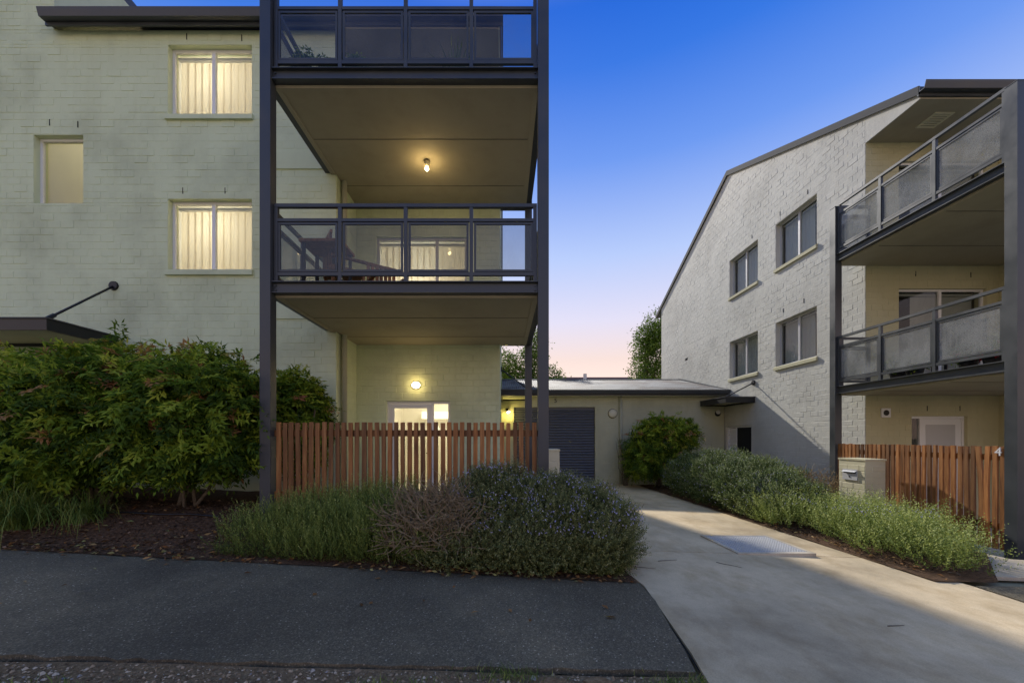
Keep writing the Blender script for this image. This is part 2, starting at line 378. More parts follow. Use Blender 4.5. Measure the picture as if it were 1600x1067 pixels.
# ------------------------------------------------------------------ windows and doors
def window(parent, P, u0, u1, v0, v1, style, panes=2, mframe='white', depth=.10, sill=True, label=None, msill='wall'):
    """style: lit (bright blinds), room (lit view in), dark (grey blinds)"""
    fw = .045; w0, w1 = -depth, -depth - .05
    mb = MB()
    mb.lbox(P, u0, u0+fw, v0, v1, w0, w1).lbox(P, u1-fw, u1, v0, v1, w0, w1)
    mb.lbox(P, u0+fw, u1-fw, v1-fw, v1, w0, w1).lbox(P, u0+fw, u1-fw, v0, v0+fw, w0, w1)
    win = mb.build('window', M[mframe], parent)
    if label: win['label'] = label
    st = (u1 - u0) / panes
    for i in range(1, panes):
        MB().lbox(P, u0+i*st-.03, u0+i*st+.03, v0+fw, v1-fw, w0+.008, w1+.002).build('mullion', M[mframe], win)
    for i in range(panes):
        MB().lbox(P, u0+i*st+.03, u0+(i+1)*st-.03, v0+.035, v1-.035, w0-.024, w0-.030).build('pane', M['glass'], win)
    if sill:
        s = MB(); a = P(u0-.03, v0, .035)
        vs = [P(u0-.03, v0-.11, .002), P(u0-.03, v0-.005, .002), P(u0-.03, v0-.03, .05), P(u0-.03, v0-.11, .05)]
        ve = [P(u1+.03, v0-.11, .002), P(u1+.03, v0-.005, .002), P(u1+.03, v0-.03, .05), P(u1+.03, v0-.11, .05)]
        n = 4; s.add(vs + ve, [(0,1,2,3),(7,6,5,4)] + [(i, (i+1) % n, n+(i+1) % n, n+i) for i in range(n)])
        s.build('sill', M[msill], win)
    # room behind
    rd = 1.0 if style != 'room' else 2.2
    q0, q1, r0, r1 = u0-.02, u1+.02, v0-.02, v1+.02
    b = -.225
    if style == 'room': q0, q1, r0, r1 = u0-.25, u1+.9, v0-.4, v1+2.0
    bx = MB()
    c = [P(q0,r0,b),P(q1,r0,b),P(q1,r1,b),P(q0,r1,b),P(q0,r0,b-rd),P(q1,r0,b-rd),P(q1,r1,b-rd),P(q0,r1,b-rd)]
    bx.add(c, [(4,5,6,7),(0,1,5,4),(1,2,6,5),(2,3,7,6),(3,0,4,7)])
    bx.build('interior', M['dark_in'] if style == 'dark' else M['room'], win)
    if style == 'lit':
        glow('window_lamp', P(u0+(u1-u0)*.42, v0+(v1-v0)*.72, -.85), 5.6*(u1-u0), (1, .94, .82), .12, win)
    if style in ('lit', 'dark'):
        ns = max(4, int((u1-u0-.06)/.125)); sw = (u1-u0-.06)/ns
        mbs = MB(); c0 = Vector(P(0,0,0))
        Q = lambda a,b_,c_: Vector(P(a,b_,c_)) - c0
        hgt = v1 - v0 - .10
        mbs.add([Q(-.02,0,-.012), Q(sw*.5,0,.004), Q(sw*1.08,0,.008), Q(sw*1.08,hgt,.008), Q(sw*.5,hgt,.004), Q(-.02,hgt,-.012)], [(0,1,4,5),(1,2,3,4)])
        me = mbs.mesh('blind_slat'); me.materials.append(M['blind'] if style == 'lit' else M['blind_dark'])
        MB().lbox(P, u0+.02, u1-.02, v1-.09, v1-.045, -.20, -.25).build('blind_rail', M['white'] if style == 'lit' else M['blind_dark'], win)
        for i in range(ns):
            if style == 'dark' and i < ns*.22: continue
            o = link('blind_slat', me, None, win); o.location = Vector(P(u0+.03+i*sw, v0+.03, -.27 + random.uniform(-.006,.006)))
    return win
def weep(parent, P, pts):
    for u, v in pts: MB().lbox(P, u-.007, u+.007, v-.055, v+.055, 0, .0085).build('weep_slot', M['slot'], parent)

def glow(name, loc, energy, color, size=.05, parent=None):
    d = bpy.data.lights.new(name, 'POINT'); d.energy = energy; d.color = color; d.shadow_soft_size = size
    o = bpy.data.objects.new(name, d); col.objects.link(o); o.location = loc
    if parent: o.parent = parent; o.matrix_parent_inverse = parent.matrix_world.inverted() if parent.type != 'EMPTY' else Matrix.Translation(-parent.location)
    return o

# ------------------------------------------------------------------ balcony tower (posts, beams, slabs, balustrades)
def ibeam(name, parent, p, q, z0, h=.154, fl=.10, axis='x', c=0):
    """I-section steel from p to q along axis, centred at c on the other one"""
    mb = MB()
    def bx(a, b, z_, z1_, hw):
        if axis == 'x': mb.box(a, b, c-hw, c+hw, z_, z1_)
        else: mb.box(c-hw, c+hw, a, b, z_, z1_)
    bx(p, q, z0, z0+.012, fl/2); bx(p, q, z0+h-.012, z0+h, fl/2); bx(p, q, z0+.012, z0+h-.012, .005)
    return mb.build(name, M['steel'], parent)
def railing(parent, p, q, zf, n, axis, glass, label=None, gap=.03):
    """balustrade along axis between coords p..q at the other coord c"""
    (a0, c) , a1 = p, q
    def bx(mb, u0, u1, z0, z1, t0, t1):
        if axis == 'x': return mb.box(u0, u1, c+t0, c+t1, z0, z1)
        return mb.box(c+t0, c+t1, u0, u1, z0, z1)
    mb = MB()
    bx(mb, a0, a1, zf+1.0, zf+1.045, -.026, .026); bx(mb, a0, a1, zf+.81, zf+.85, -.02, .02); bx(mb, a0, a1, zf+.09, zf+.135, -.02, .02)
    rl = mb.build('balustrade', M['steel'], parent)
    if label: rl['label'] = label
    st = (a1 - a0) / n
    for i in range(n + 1):
        u = a0 + i * st; u = min(max(u, a0+.024), a1-.024)
        bx(MB(), u-.024, u+.024, zf-.004, zf+.998, -.023, .023).build('baluster', M['steel'], rl)
    for i in range(n):
        u0, u1 = a0 + i*st + .036, a0 + (i+1)*st - .036
        if i == 0: u0 += .012
        if i == n-1: u1 -= .012
        z0, z1 = zf+.145, zf+.80; f = .028; m2 = MB()
        bx(m2, u0, u0+f, z0, z1, -.012, .012); bx(m2, u1-f, u1, z0, z1, -.012, .012)
        bx(m2, u0+f, u1-f, z1-f, z1, -.012, .012); bx(m2, u0+f, u1-f, z0, z0+f, -.012, .012)
        m2.build('pane_frame', M['steel'], rl)
        bx(MB(), u0+f*.6, u1-f*.6, z0+f*.6, z1-f*.6, -.003, .003).build('pane', M[glass], rl)
    return rl
def tower(b, xo, m, y0, ywing, yback, ugable, uret, floors, ztop, zground, glass, upost_bottoms):
    X = lambda u: xo + m * u
    W = 3.80; dep = 2.93
    for i, (u, y) in enumerate(((0, y0), (W-.14, y0), (0, y0+dep))):
        mb = MB(); mb.box(X(u), X(u+.14), y, y+.14, upost_bottoms[i], ztop); mb.box(X(u-.004), X(u+.144), y-.004, y+.144, ztop, ztop+.008)
        mb.build('post', M['steel'], b)
    for k, zf in enumerate(floors):
        zb = zf - .154
        ibeam('beam', b, X(.14), X(W-.14), zb, axis='x', c=y0+.07)
        ibeam('beam', b, y0+.14, y0+dep, zb, axis='y', c=X(.07))
        ibeam('beam', b, y0+.14, ywing-.01, zb, axis='y', c=X(W-.07))
        ibeam('beam', b, X(.14), X(ugable-.01), zb, axis='x', c=y0+dep+.07)
        sl = MB(); lo, hi = zb - .02, zf - .01
        sl.box(X(.125), X(W-.125), y0+.125, ywing-.004, lo, hi)
        sl.box(X(.125), X(uret-.004), ywing-.004, yback-.012, lo, hi)
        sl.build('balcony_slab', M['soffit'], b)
        tr = MB(); t0, t1 = lo - .012, lo - .001
        tr.box(X(.127), X(W-.127), y0+.127, y0+.20, t0, t1); tr.box(X(.127), X(.20), y0+.202, yback-.02, t0, t1)
        tr.box(X(W-.20), X(W-.127), y0+.202, ywing-.02, t0, t1)
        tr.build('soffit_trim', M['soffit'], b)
        for yj in (y0 + 1.05, y0 + 2.2): Box(X(.21), X(W-.21) if yj < ywing else X(uret-.02), yj, yj+.006, lo-.004, lo-.001).build('sheet_joint', M['slot'], b)
        for ub in (.175, W-.175):
            for zz in (.045, .105): MB().tube([(X(ub), y0+.066, zb+zz), (X(ub), y0+.050, zb+zz)], .011, 6).build('bolt', M['steel'], b)
        railing(b, (min(X(.15), X(W-.15)), y0+.09), max(X(.15), X(W-.15)), zf, 4, 'x', glass)
        railing(b, (y0+.15, X(.06)), y0+dep-.01, zf, 3, 'y', glass)
        railing(b, (y0+.15, X(W-.06)), ywing-.03, zf, 2, 'y', glass)
        r0, r1 = sorted((X(.16), X(ugable-.02))); railing(b, (r0, y0+dep+.06), r1, zf, 1, 'x', glass)

# ------------------------------------------------------------------ ground and paths
def sheet(name, poly_fn, xs, ys, dz, matl, label, kind='structure', cat='ground'):
    mb = MB(); n = len(xs)
    mb.v = [(x, y, poly_fn(x, y) + dz) for y in ys for x in xs]
    mb.f = [(j*n+i, j*n+i+1, (j+1)*n+i+1, (j+1)*n+i) for j in range(len(ys)-1) for i in range(n-1)]
    o = mb.build(name, matl); return tag(o, label, cat, None, kind)
xs = [-900, -300, -100, -40, -20, -12, -8, -5, -2, 1, 4, 7, 10, 14, 20, 40, 100, 300, 900]
ys = [-900, -300, -100, -40, -15, -6, -2, 1, 4, 6, 8, 10, 12, 14, 18, 25, 40, 100, 300, 1500]
sheet('ground', lambda x, y: gz(x, y), xs, ys, -.06, M['dirt'], 'dry open ground that reaches to the horizon', cat='ground')
def poly_sheet(name, pts, dz, matl, label, cat, thick=0, kind='structure', parent=None, step=.25):
    """polygon on the sloping ground"""
    vs = [(x, y, gz(x, y) + dz) for x, y in pts]
    mb = MB(); n = len(vs)
    if thick: mb.add(vs + [(x, y, z-thick) for x, y, z in vs], [tuple(range(n))] + [(i, (i+1) % n, n+(i+1) % n, n+i) for i in range(n)])
    else: mb.add(vs, [tuple(range(n))])
    o = mb.build(name, matl, parent)
    return tag(o, label, cat, None, kind) if not parent else o
def wob(a, b, n, amp, seed):
    r = random.Random(seed); out = []
    for i in range(n + 1):
        t = i / n; out.append((a[0]+(b[0]-a[0])*t + r.uniform(-amp, amp)*(0 < i < n), a[1]+(b[1]-a[1])*t + r.uniform(-amp, amp)*(0 < i < n)))
    return out
# driveway of concrete slabs
drive = poly_sheet('driveway', [(1.05, -6), (5.1, -6), (4.85, 3.0), (4.9, 4.1), (4.62, 6.5), (4.9, 11.8), (4.6, 13.79), (.1, 13.79), (1.3, 8), (1.32, 4.2), (1.37, 3.8), (1.2, 2.3)], -.02, M['slot'], 'concrete driveway running back to the garage', 'driveway')
slabs = [[(1.05,-6),(5.1,-6),(4.95,-.5),(1.12,-.5)], [(1.12,-.49),(4.95,-.49),(4.85,3.0),(4.9,4.1),(4.8,5.07),(1.34,5.07),(1.32,4.2),(1.37,3.8),(1.25,2.6),(1.2,2.3)],
         [(1.34,5.085),(4.8,5.085),(4.62,6.5),(4.75,9.0),(1.2,9.0),(1.3,8)], [(1.2,9.015),(4.75,9.015),(4.9,11.8),(.75,11.8),(1.0,10)], [(.75,11.815),(4.9,11.815),(4.6,13.78),(.1,13.78),(.2,12.6)]]
for s in slabs: poly_sheet('concrete_slab', s, 0, M['concrete'], '', '', .05, parent=drive)
# footpath of asphalt: left of the driveway and right of it
edgeR = [(1.2, 2.38), (1.215, 2.6), (1.26, 2.95), (1.34, 3.45), (1.33, 3.86)]
near = wob((-14, 2.15), (1.17, 2.38), 150, .022, 3); far = wob((1.30, 3.86), (-14, 4.75), 150, .03, 4)
poly_sheet('footpath', near + edgeR[1:] + far[1:], .004, M['asphalt'], 'dark asphalt footpath beside the gravel verge', 'path', .04)
poly_sheet('footpath', wob((4.93, 4.10), (14, 4.45), 20, .02, 8) + [(14, 2.5), (4.88, 2.2)], .004, M['asphalt'], 'short dark asphalt path across the driveway by the grey post', 'path', .04)
poly_sheet('side_path', [(5.25, 4.42), (14, 4.47), (14, 5.2), (7.3, 5.15), (6.75, 5.22), (6.55, 6.9), (5.9, 6.9), (5.85, 5.3)], .008, M['concrete_pale'], 'pale concrete side path along the right fence', 'path', .04)
poly_sheet('verge', wob((-14, 2.13), (1.16, 2.36), 30, .02, 5) + [(1.10, -3), (-14, -3)], -.012, M['gravel_bed'], 'gravel verge along the asphalt path', 'verge')
poly_sheet('road', [(-80, -12), (80, -12), (80, -6.2), (-80, -6.2)], -.02, M['asphalt'], 'asphalt street beyond the gravel verge', 'road')
# patios
poly_sheet('patio', [(-2.9, 5.45), (.9, 5.45), (.9, 8.04), (-2.9, 8.04)], .02, M['concrete_pale'], 'concrete patio behind the left timber fence', 'patio', .05)
poly_sheet('patio', [(7.15, 5.3), (14, 5.3), (14, 8.44), (7.15, 8.44)], .02, M['concrete_pale'], 'concrete patio behind the right timber fence', 'patio', .05)
# garden beds (mounded mulch)
def ss(t): t = min(max(t, 0), 1); return t*t*(3-2*t)
def bedL(x, y):
    edge = 3.86 + (1.30 - x) * (4.75-3.86)/(1.30+14)
    h = .30 * ss((y - edge) / 1.1)
    if x > .2: h *= 1 - ss((x - .2) / .9)
    return gz(x, y) + .012 + h
bx_ = list(np.linspace(-14, 1.32, 90))
def bed_mesh(name, fn, xs, y0f, y1f, ny, label):
    mb = MB(); n = len(xs); r = random.Random(2)
    for j in range(ny + 1):
        for x in xs:
            a, b = y0f(x), y1f(x); y = a + (b - a) * j / ny
            mb.v.append((x, y, fn(x, y) + r.uniform(-.012, .012) * (0 < j)))
    mb.f = [(j*n+i, j*n+i+1, (j+1)*n+i+1, (j+1)*n+i) for j in range(ny) for i in range(n-1)]
    return tag(mb.build(name, M['mulch'], None, True), label, 'garden bed', None, 'structure')
bed_mesh('garden_bed', bedL, bx_, lambda x: 3.84 + (1.30 - x) * .0583, lambda x: 5.27 if x > -3.2 else 7.05, 24, 'bark mulch garden bed under the leafy hedge')
def bedR(x, y): return gz(x, y) + .012 + .035 * ss((x - 4.7) / .5) * ss((y - 4.5) / .6)
bed_mesh('garden_bed', bedR, list(np.linspace(4.62, 7.75, 30)), lambda x: 4.2 + max(0, x - 5.3) * .9 if x < 6.6 else 6.9, lambda x: 13.6, 60, 'narrow bark mulch bed between driveway and right building')

# ------------------------------------------------------------------ buildings
def gable_top(k):
    f = lambda u: float(np.interp(u, [p[0] for p in k], [p[1] for p in k])); f.knots = [p[0] for p in k[1:-1]]; return f
def roof(b, x0, x1, ye, ze, yr, zr, yb, zb, gx, m):
    """gable roof sheet with barge flashing on the gable end at x = gx"""
    t = .10
    mb = MB(); mb.prism([(ye, ze), (yr, zr), (yb, zb), (yb, zb-t), (yr, zr-t), (ye, ze-t)], 'x', x0, x1); rf = mb.build('roof', M['roof_dark'], b)
    s = .14
    mb = MB(); g0, g1 = sorted((gx, gx + m * .03))
    mb.prism([(ye-.02, ze+.02), (yr, zr+.025), (yb, zb+.02), (yb, zb-s), (yr, zr-s), (ye-.02, ze-s)], 'x', g0, g1); mb.build('barge_board', M['barge'], rf)
    return rf
def eave_gutter(b, x0, x1, y, z):
    fa = Box(x0, x1, y, y+.03, z-.17, z-.001).build('fascia', M['steel'], b)
    g = MB(); pr = [(y-.006, z-.02), (y-.006, z-.115), (y-.10, z-.115), (y-.125, z-.03), (y-.135, z+.012), (y-.125, z+.012), (y-.115, z-.03), (y-.095, z-.103), (y-.018, z-.103), (y-.018, z-.02)]
    g.prism(pr, 'x', x0, x1); g.build('gutter', M['steel'], b)
def downpipe(b, x, y, z0, z1, r=.05):
    o = MB().tube([(x, y, z0), (x, y, z1)], r, 14).build('downpipe', M['pipe'], b, True)
    for z in (z0 + .5, (z0+z1)/2, z1-.4): MB().tube([(x, y, z-.015), (x, y, z+.015)], r+.006, 14).build('bracket', M['pipe'], o)
def canopy(b, x0, x1, y0, y1, ztop, anchors, wallaxis):
    """steel framed entry awning with tie rods; anchors: (rod foot on canopy, wall point)"""
    mb = MB(); t = .17
    mb.box(x0, x1, y0, y0+.05, ztop-t, ztop); mb.box(x0, x1, y1-.05, y1, ztop-t, ztop)
    mb.box(x0, x0+.05, y0+.05, y1-.05, ztop-t, ztop); mb.box(x1-.05, x1, y0+.05, y1-.05, ztop-t, ztop)
    c = mb.build('awning', M['black'], b)
    Box(x0-.02, x1+.02, y0-.02, y1, ztop+.001, ztop+.018).build('awning_sheet', M['barge'], c)
    Box(x0+.052, x1-.052, y0+.052, y1-.052, ztop-.12, ztop-.105).build('awning_lining', M['render'], c)
    for foot, wallp in anchors:
        f, q = Vector(foot), Vector(wallp); d = (q - f).normalized()
        MB().tube([f, q], .018, 8).build('tie_rod', M['black'], c, True)
        MB().tube([f - d*.02, f + d*.12], .032, 8).build('rod_clevis', M['black'], c)
        n = Vector((0, -1, 0)) if wallaxis == 'y' else Vector((wallaxis, 0, 0))
        MB().tube([q - n*.0, q + n*.03], [.085, .075], 16).build('wall_plate', M['black'], c)
    return c

# ---- left building
LB = empty('apartment_building', (-4, 8, 0), 'three-storey sage green brick apartment block with dark steel balconies facing the asphalt path', 'building')
DW, DB = 7.06, 8.05
XG, XR = -.05, -2.98
FLL = [R(2.07), R(4.89)]
EZ = R(7.30)
Pw, Pb, Pg = plane_y(DW), plane_y(DB), plane_x(XG, 1)
w1 = (PX(262.5, DW), PX(393.5, DW), PZ(179, DW), PZ(70.5, DW))
w2 = (PX(262.5, DW), PX(393.5, DW), PZ(421, DW), PZ(311, DW))
w3 = (PX(52.6, DW), PX(130, DW), PZ(318, DW), PZ(211, DW))
w4 = (-9.4, -7.35, gz(-8, 7) , R(1.15))
brick_wall(LB, 'wall', Pw, -12.5, XR, -.1, EZ, [w1, w2, w3, w4], nind=210, vis=lambda x, y: y < 540, label='sage painted brick wall with two lit windows')
brick_wall(LB, 'wall', Pw, -12.5, -8.04, EZ+.001, R(9.6), [], label='taller end of the sage brick wall')
brick_wall(LB, 'wall', plane_x(XR, 1), DW+.225, DB, -.1, EZ, thick=.2)
d1 = (PX(604, DB), PX(703.5, DB), gz(-2, 8)+.03, PZ(626.5, DB))
d2 = (PX(588, DB), PX(729, DB), FLL[0]+.0, PZ(370, DB))
d3 = (PX(588, DB), PX(729, DB), FLL[1]+.0, FLL[1]+2.04)
brick_wall(LB, 'wall', Pb, XR+.0, XG, -.1, EZ, [d1, d2, d3], nind=90, relief=.007, rough=.003, vis=lambda x, y: 545 < y < 660, label='brick wall recessed behind the balconies')
gt = gable_top([(DB+.22, R(7.82)), (13.2, R(10.0)), (19.3, R(7.42))])
brick_wall(LB, 'wall', Pg, DB+.225, 19.3, -.2, R(10.0), [], gt)
MB().lbox(plane_y(19.3), -12.5, XG-.22, -.2, R(7.3), 0, .2).build('rear_wall', M['render'], LB)
MB().lbox(plane_x(-12.5, -1), DW+.22, 19.09, -.2, R(7.3), -.2, 0).build('end_wall', M['render'], LB)
MB().prism([(DW+.3, R(7.3)), (13.2, R(9.8)), (19.2, R(7.3))], 'x', -12.5, -12.3).build('end_gable', M['render'], LB)
roof(LB, -8.03, XG+.03, 6.93, R(7.38), 13.2, R(10.13), 19.8, R(7.33), XG+.033, 1)
Box(-12.5, -8.05, 7.30, 19.3, R(9.3), R(9.5)).build('upper_roof', M['roof_dark'], LB)
Box(-8.25, -8.045, DW+.225, 19.2, R(7.0), R(9.299)).build('side_wall', M['wall'], LB)
eave_gutter(LB, -8.04+.02, XG+.06, 6.90, R(7.40))
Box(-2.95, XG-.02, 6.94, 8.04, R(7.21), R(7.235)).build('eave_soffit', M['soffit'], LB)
MB().prism([(6.95, R(7.20)), (8.045, R(7.20)), (8.045, R(7.75)), (6.95, R(7.27))], 'x', XG-.02, XG).build('eave_end_panel', M['render'], LB)
# slab-edge bands beside the post
for z in (R(2.13), R(4.81)): Box(-4.25, XR+.004, DW-.024, DW-.001, z, z+.30).build('slab_edge', M['wall'], LB)
window(LB, Pw, *w1[:2], *w1[2:], 'lit', 2, label='upper two-pane window with lit cream blinds')
window(LB, Pw, *w2[:2], *w2[2:], 'lit', 2, label='lower two-pane window with lit cream vertical blinds')
window(LB, Pw, *w3[:2], *w3[2:], 'room', 1, sill=False, label='single-pane stair window with a lit landing behind')
glow('stair_lamp', ((w3[0]+w3[1])/2+.6, DW+1.3, w3[3]+1.3), 13, (1, .88, .64), .15, LB)
Box(w3[0]-.2, w3[1]+.8, DW+2.2, DW+2.3, w3[2]+1.75, w3[2]+1.95).build('stair_landing', M['white'], LB)
weep(LB, Pw, [(PX(292, DW), PZ(58, DW)), (PX(378, DW), PZ(60, DW)), (PX(286, DW), PZ(298.5, DW)), (PX(352, DW), PZ(298.5, DW)), (PX(78, DW), PZ(192, DW)), (PX(122, DW), PZ(195, DW))])
downpipe(LB, -2.915, 7.26, gz(-3, 7), R(7.3))
canopy(LB, -10.4, -6.88, 5.94, DW, R(1.80), [((-6.93, 6.0, R(1.82)), (PX(177, DW-.02), DW-.005, PZ(447, DW)))], 'y')
# entry door under awning
en = Box(w4[0], w4[1], DW+.08, DW+.13, w4[2], w4[3]).build('entry_door', M['render'], LB)
# ground floor glazed door with side light and lit room
def glazed_door(b, P, u0, us, u1, v0, v1, mframe='white', flip=False, lit=True):
    """door leaf u0..us, side light us..u1"""
    fw = .05; mb = MB()
    for a, c in ((u0, u0+fw), (us-fw/2, us+fw/2), (u1-fw, u1)): mb.lbox(P, a, c, v0, v1-fw, -.06, -.12)
    mb.lbox(P, u0, u1, v1-fw, v1, -.06, -.12); mb.lbox(P, us+fw/2, u1-fw, v0, v0+.1, -.06, -.12)
    fr = mb.build('door_frame', M[mframe], b)
    la, lb = (u0+fw+.004, us-fw/2-.004)
    mb = MB(); s = .085
    mb.lbox(P, la, la+s, v0+.01, v1-fw-.005, -.07, -.11).lbox(P, lb-s, lb, v0+.01, v1-fw-.005, -.07, -.11)
    mb.lbox(P, la+s, lb-s, v1-fw-.005-s, v1-fw-.005, -.07, -.11).lbox(P, la+s, lb-s, v0+.01, v0+.2, -.07, -.11)
    leaf = mb.build('door', M[mframe], b)
    MB().lbox(P, la+s-.01, lb-s+.01, v0+.19, v1-fw-s, -.088, -.094).build('pane', M['glass'], leaf)
    MB().lbox(P, us+fw/2, u1-fw, v0+.1, v1-fw, -.088, -.094).build('pane', M['glass'], fr)
    hx = lb - .04 if not flip else la + .04
    h = MB().lbox(P, hx-.015, hx+.015, v0+.93, v0+1.1, -.06, -.07); h.lbox(P, hx-.06, hx, v0+1.0, v0+1.02, -.03, -.045); h.build('handle', M['black'], leaf)
    return fr, leaf
glazed_door(LB, Pb, d1[0], PX(675, DB), d1[1], d1[2], d1[3])
def room(b, x0, x1, y0, y1, z0, z1, label=None):
    mb = MB(); c = [(x0,y0,z0),(x1,y0,z0),(x1,y1,z0),(x0,y1,z0),(x0,y0,z1),(x1,y0,z1),(x1,y1,z1),(x0,y1,z1)]
    mb.add(c, [(0,1,2,3),(4,5,6,7),(1,2,6,5),(2,3,7,6),(3,0,4,7)]); return mb.build('interior', M['room'], b)
room(LB, -2.95, -.3, DB+.225, 11.6, d1[2]-.01, R(1.6))
glow('room_lamp', (-1.5, 10.0, R(1.35)), 38, (1, .88, .68), .3, LB)
Box(-2.3, -.9, 11.2, 11.5, R(.55), R(.75)).build('pelmet', M['fabric_glow'], LB)  # pelmet is emissive: its glow is put into the material
lampi = MB().tube([(-1.9, 10.9, R(-1.3)), (-1.9, 10.9, R(.1))], .015, 8).build('floor_lamp', M['black'], LB)
MB().tube([(-1.9, 10.9, R(.08)), (-1.9, 10.9, R(.42))], [.19, .11], 18).build('lamp_shade', M['fabric_glow'], lampi, True)
# level one sliding door with lit blinds, level two likewise
for d, lit in ((d2, 'lit'), (d3, 'dark')):
    window(LB, Pb, *d[:2], *d[2:], lit, 3 if lit == 'lit' else 2, 'frame_grey', .06, False, label='lit glass sliding door behind the balcony' if lit == 'lit' else 'dark sliding door behind the top balcony')
tower(LB, .61, -1, 5.17, DW, DB, .66, 3.59, FLL, R(5.93), gz(-1, 5), 'glass_rail', [R(-1.1), R(-1.15), R(-1.45)])
# awning on the far gable side
canopy(LB, XG+.004, .86, 11.9, 13.6, R(1.45), [((.80, 12.0, R(1.47)), (XG+.004, 12.0, R(2.09)))], 1)

# ---- right building
RB = empty('apartment_building', (10, 9, -.2), 'three-storey pale painted brick apartment block with sunlit gable wall beside the driveway', 'building')
XG2, DF2, DW2, XR2 = 7.80, 8.46, 7.46, 10.66
FLR = [R(1.08), R(3.86)]
Pg2, Pf2, Pw2 = plane_x(XG2, -1), plane_y(DF2-.006), plane_y(DW2)
def GY(x): return F * XG2 / (x - CX)
def GZ(x, y): return EYE + (CY - y) * XG2 / (x - CX)
g_near = (GY(1276.3), GY(1212)); g_far = (GY(1184.2), GY(1140))
up = (GZ(1276, 381.2), GZ(1276, 302.2)); lo = (GZ(1276.7, 556.4), GZ(1276.7, 477.7))
gw = [(*g_near, *up), (*g_near, *lo), (*g_far, *up), (*g_far, *lo)]
yd0, yd1 = GY(1174), GY(1135)
gdoor = (yd0, yd1, -.25, R(.39))
gt2 = gable_top([(DF2, R(6.89)), (13.6, R(9.07)), (19.3, R(6.33))])
brick_wall(RB, 'wall', Pg2, DF2, 19.3, -.4, R(9.07), gw + [gdoor], gt2, nind=230, vis=lambda x, y: y < 700, m='wall_warm', relief=.0018, rough=.0020, label='sunlit rough painted brick gable wall with four windows')
sd_ = (PX(1404, DF2), PX(1541, DF2), FLR[0], PZ(451, DF2))
su_ = (PX(1404, DF2), PX(1541, DF2), FLR[1], FLR[1]+2.08)
gd_ = (PX(1424, DF2), PX(1511, DF2), -.27, PZ(650, DF2))
brick_wall(RB, 'wall', Pf2, XG2+.004, XR2, -.4, R(6.5), [sd_, su_, gd_], nind=60, m='wall_shaded', vis=lambda x, y: 1360 < x < 1565 and 400 < y < 690, label='brick front wall recessed behind the balconies')
brick_wall(RB, 'wall', plane_x(XR2, -1), DW2+.225, DF2, -.4, R(6.5), thick=.2, m='wall_shaded')
brick_wall(RB, 'wall', Pw2, XR2, 16.5, -.4, R(6.5), m='wall_shaded')
MB().lbox(plane_y(19.3), XG2+.22, 16.5, -.4, R(6.1), 0, .2).build('rear_wall', M['render'], RB)
MB().lbox(plane_x(16.5, -1), DW2+.22, 19.09, -.4, R(6.1), 0, .2).build('end_wall', M['render'], RB)
MB().prism([(DW2+.3, R(6.1)), (13.6, R(8.8)), (19.2, R(6.1))], 'x', 16.3, 16.5).build('end_gable', M['render'], RB)
roof(RB, XG2-.03, 16.6, 7.34, R(6.52), 13.6, R(9.19), 19.9, R(6.15), XG2-.063, 1)
eave_gutter(RB, XG2-.06, 16.6, 7.32, R(6.53))
Box(XG2+.02, 16.4, 7.36, DF2-.01, R(6.335), R(6.36)).build('eave_soffit', M['soffit'], RB)
MB().prism([(7.36, R(6.325)), (DF2-.002, R(6.325)), (DF2-.002, R(6.88)), (7.36, R(6.415))], 'x', XG2-.004, XG2+.018).build('eave_end_panel', M['wall_warm'], RB)
v = MB(); vx, vy = 8.62, 7.85
for i in range(5): v.box(vx-.15, vx+.15, vy-.13+i*.055, vy-.10+i*.055, R(6.322), R(6.333))
v.box(vx-.19, vx+.19, vy-.19, vy-.15, R(6.318), R(6.334)); v.box(vx-.19, vx+.19, vy+.15, vy+.19, R(6.318), R(6.334)); v.box(vx-.19, vx-.15, vy-.15, vy+.15, R(6.318), R(6.334)); v.box(vx+.15, vx+.19, vy-.15, vy+.15, R(6.318), R(6.334))
v.build('soffit_vent', M['cream'], RB)
for i, g in enumerate(gw): window(RB, Pg2, *g[:2], *g[2:], 'dark', 2, 'frame_grey', .12, True, msill='wall_shaded', label=['upper window next to the balcony', 'lower window next to the balcony', 'upper window near the roof end', 'lower window above the awning'][i])
weep(RB, Pg2, [(GY(1262), GZ(1262, 300)), (GY(1219), GZ(1219, 334)), (GY(1256), GZ(1256, 470)), (GY(1224), GZ(1224, 485)), (GY(1175), GZ(1175, 370))])
window(RB, Pf2, *sd_[:2], *sd_[2:], 'dark', 2, 'white', .06, False, label='white framed sliding door behind the flower balcony')
window(RB, Pf2, *su_[:2], *su_[2:], 'dark', 2, 'white', .06, False, label='white framed sliding door under the eave')
weep(RB, Pf2, [(PX(1430, DF2), PZ(428, DF2)), (PX(1516, DF2), PZ(430, DF2)), (PX(1448, DF2), PZ(638, DF2)), (PX(1499, DF2), PZ(638, DF2))])
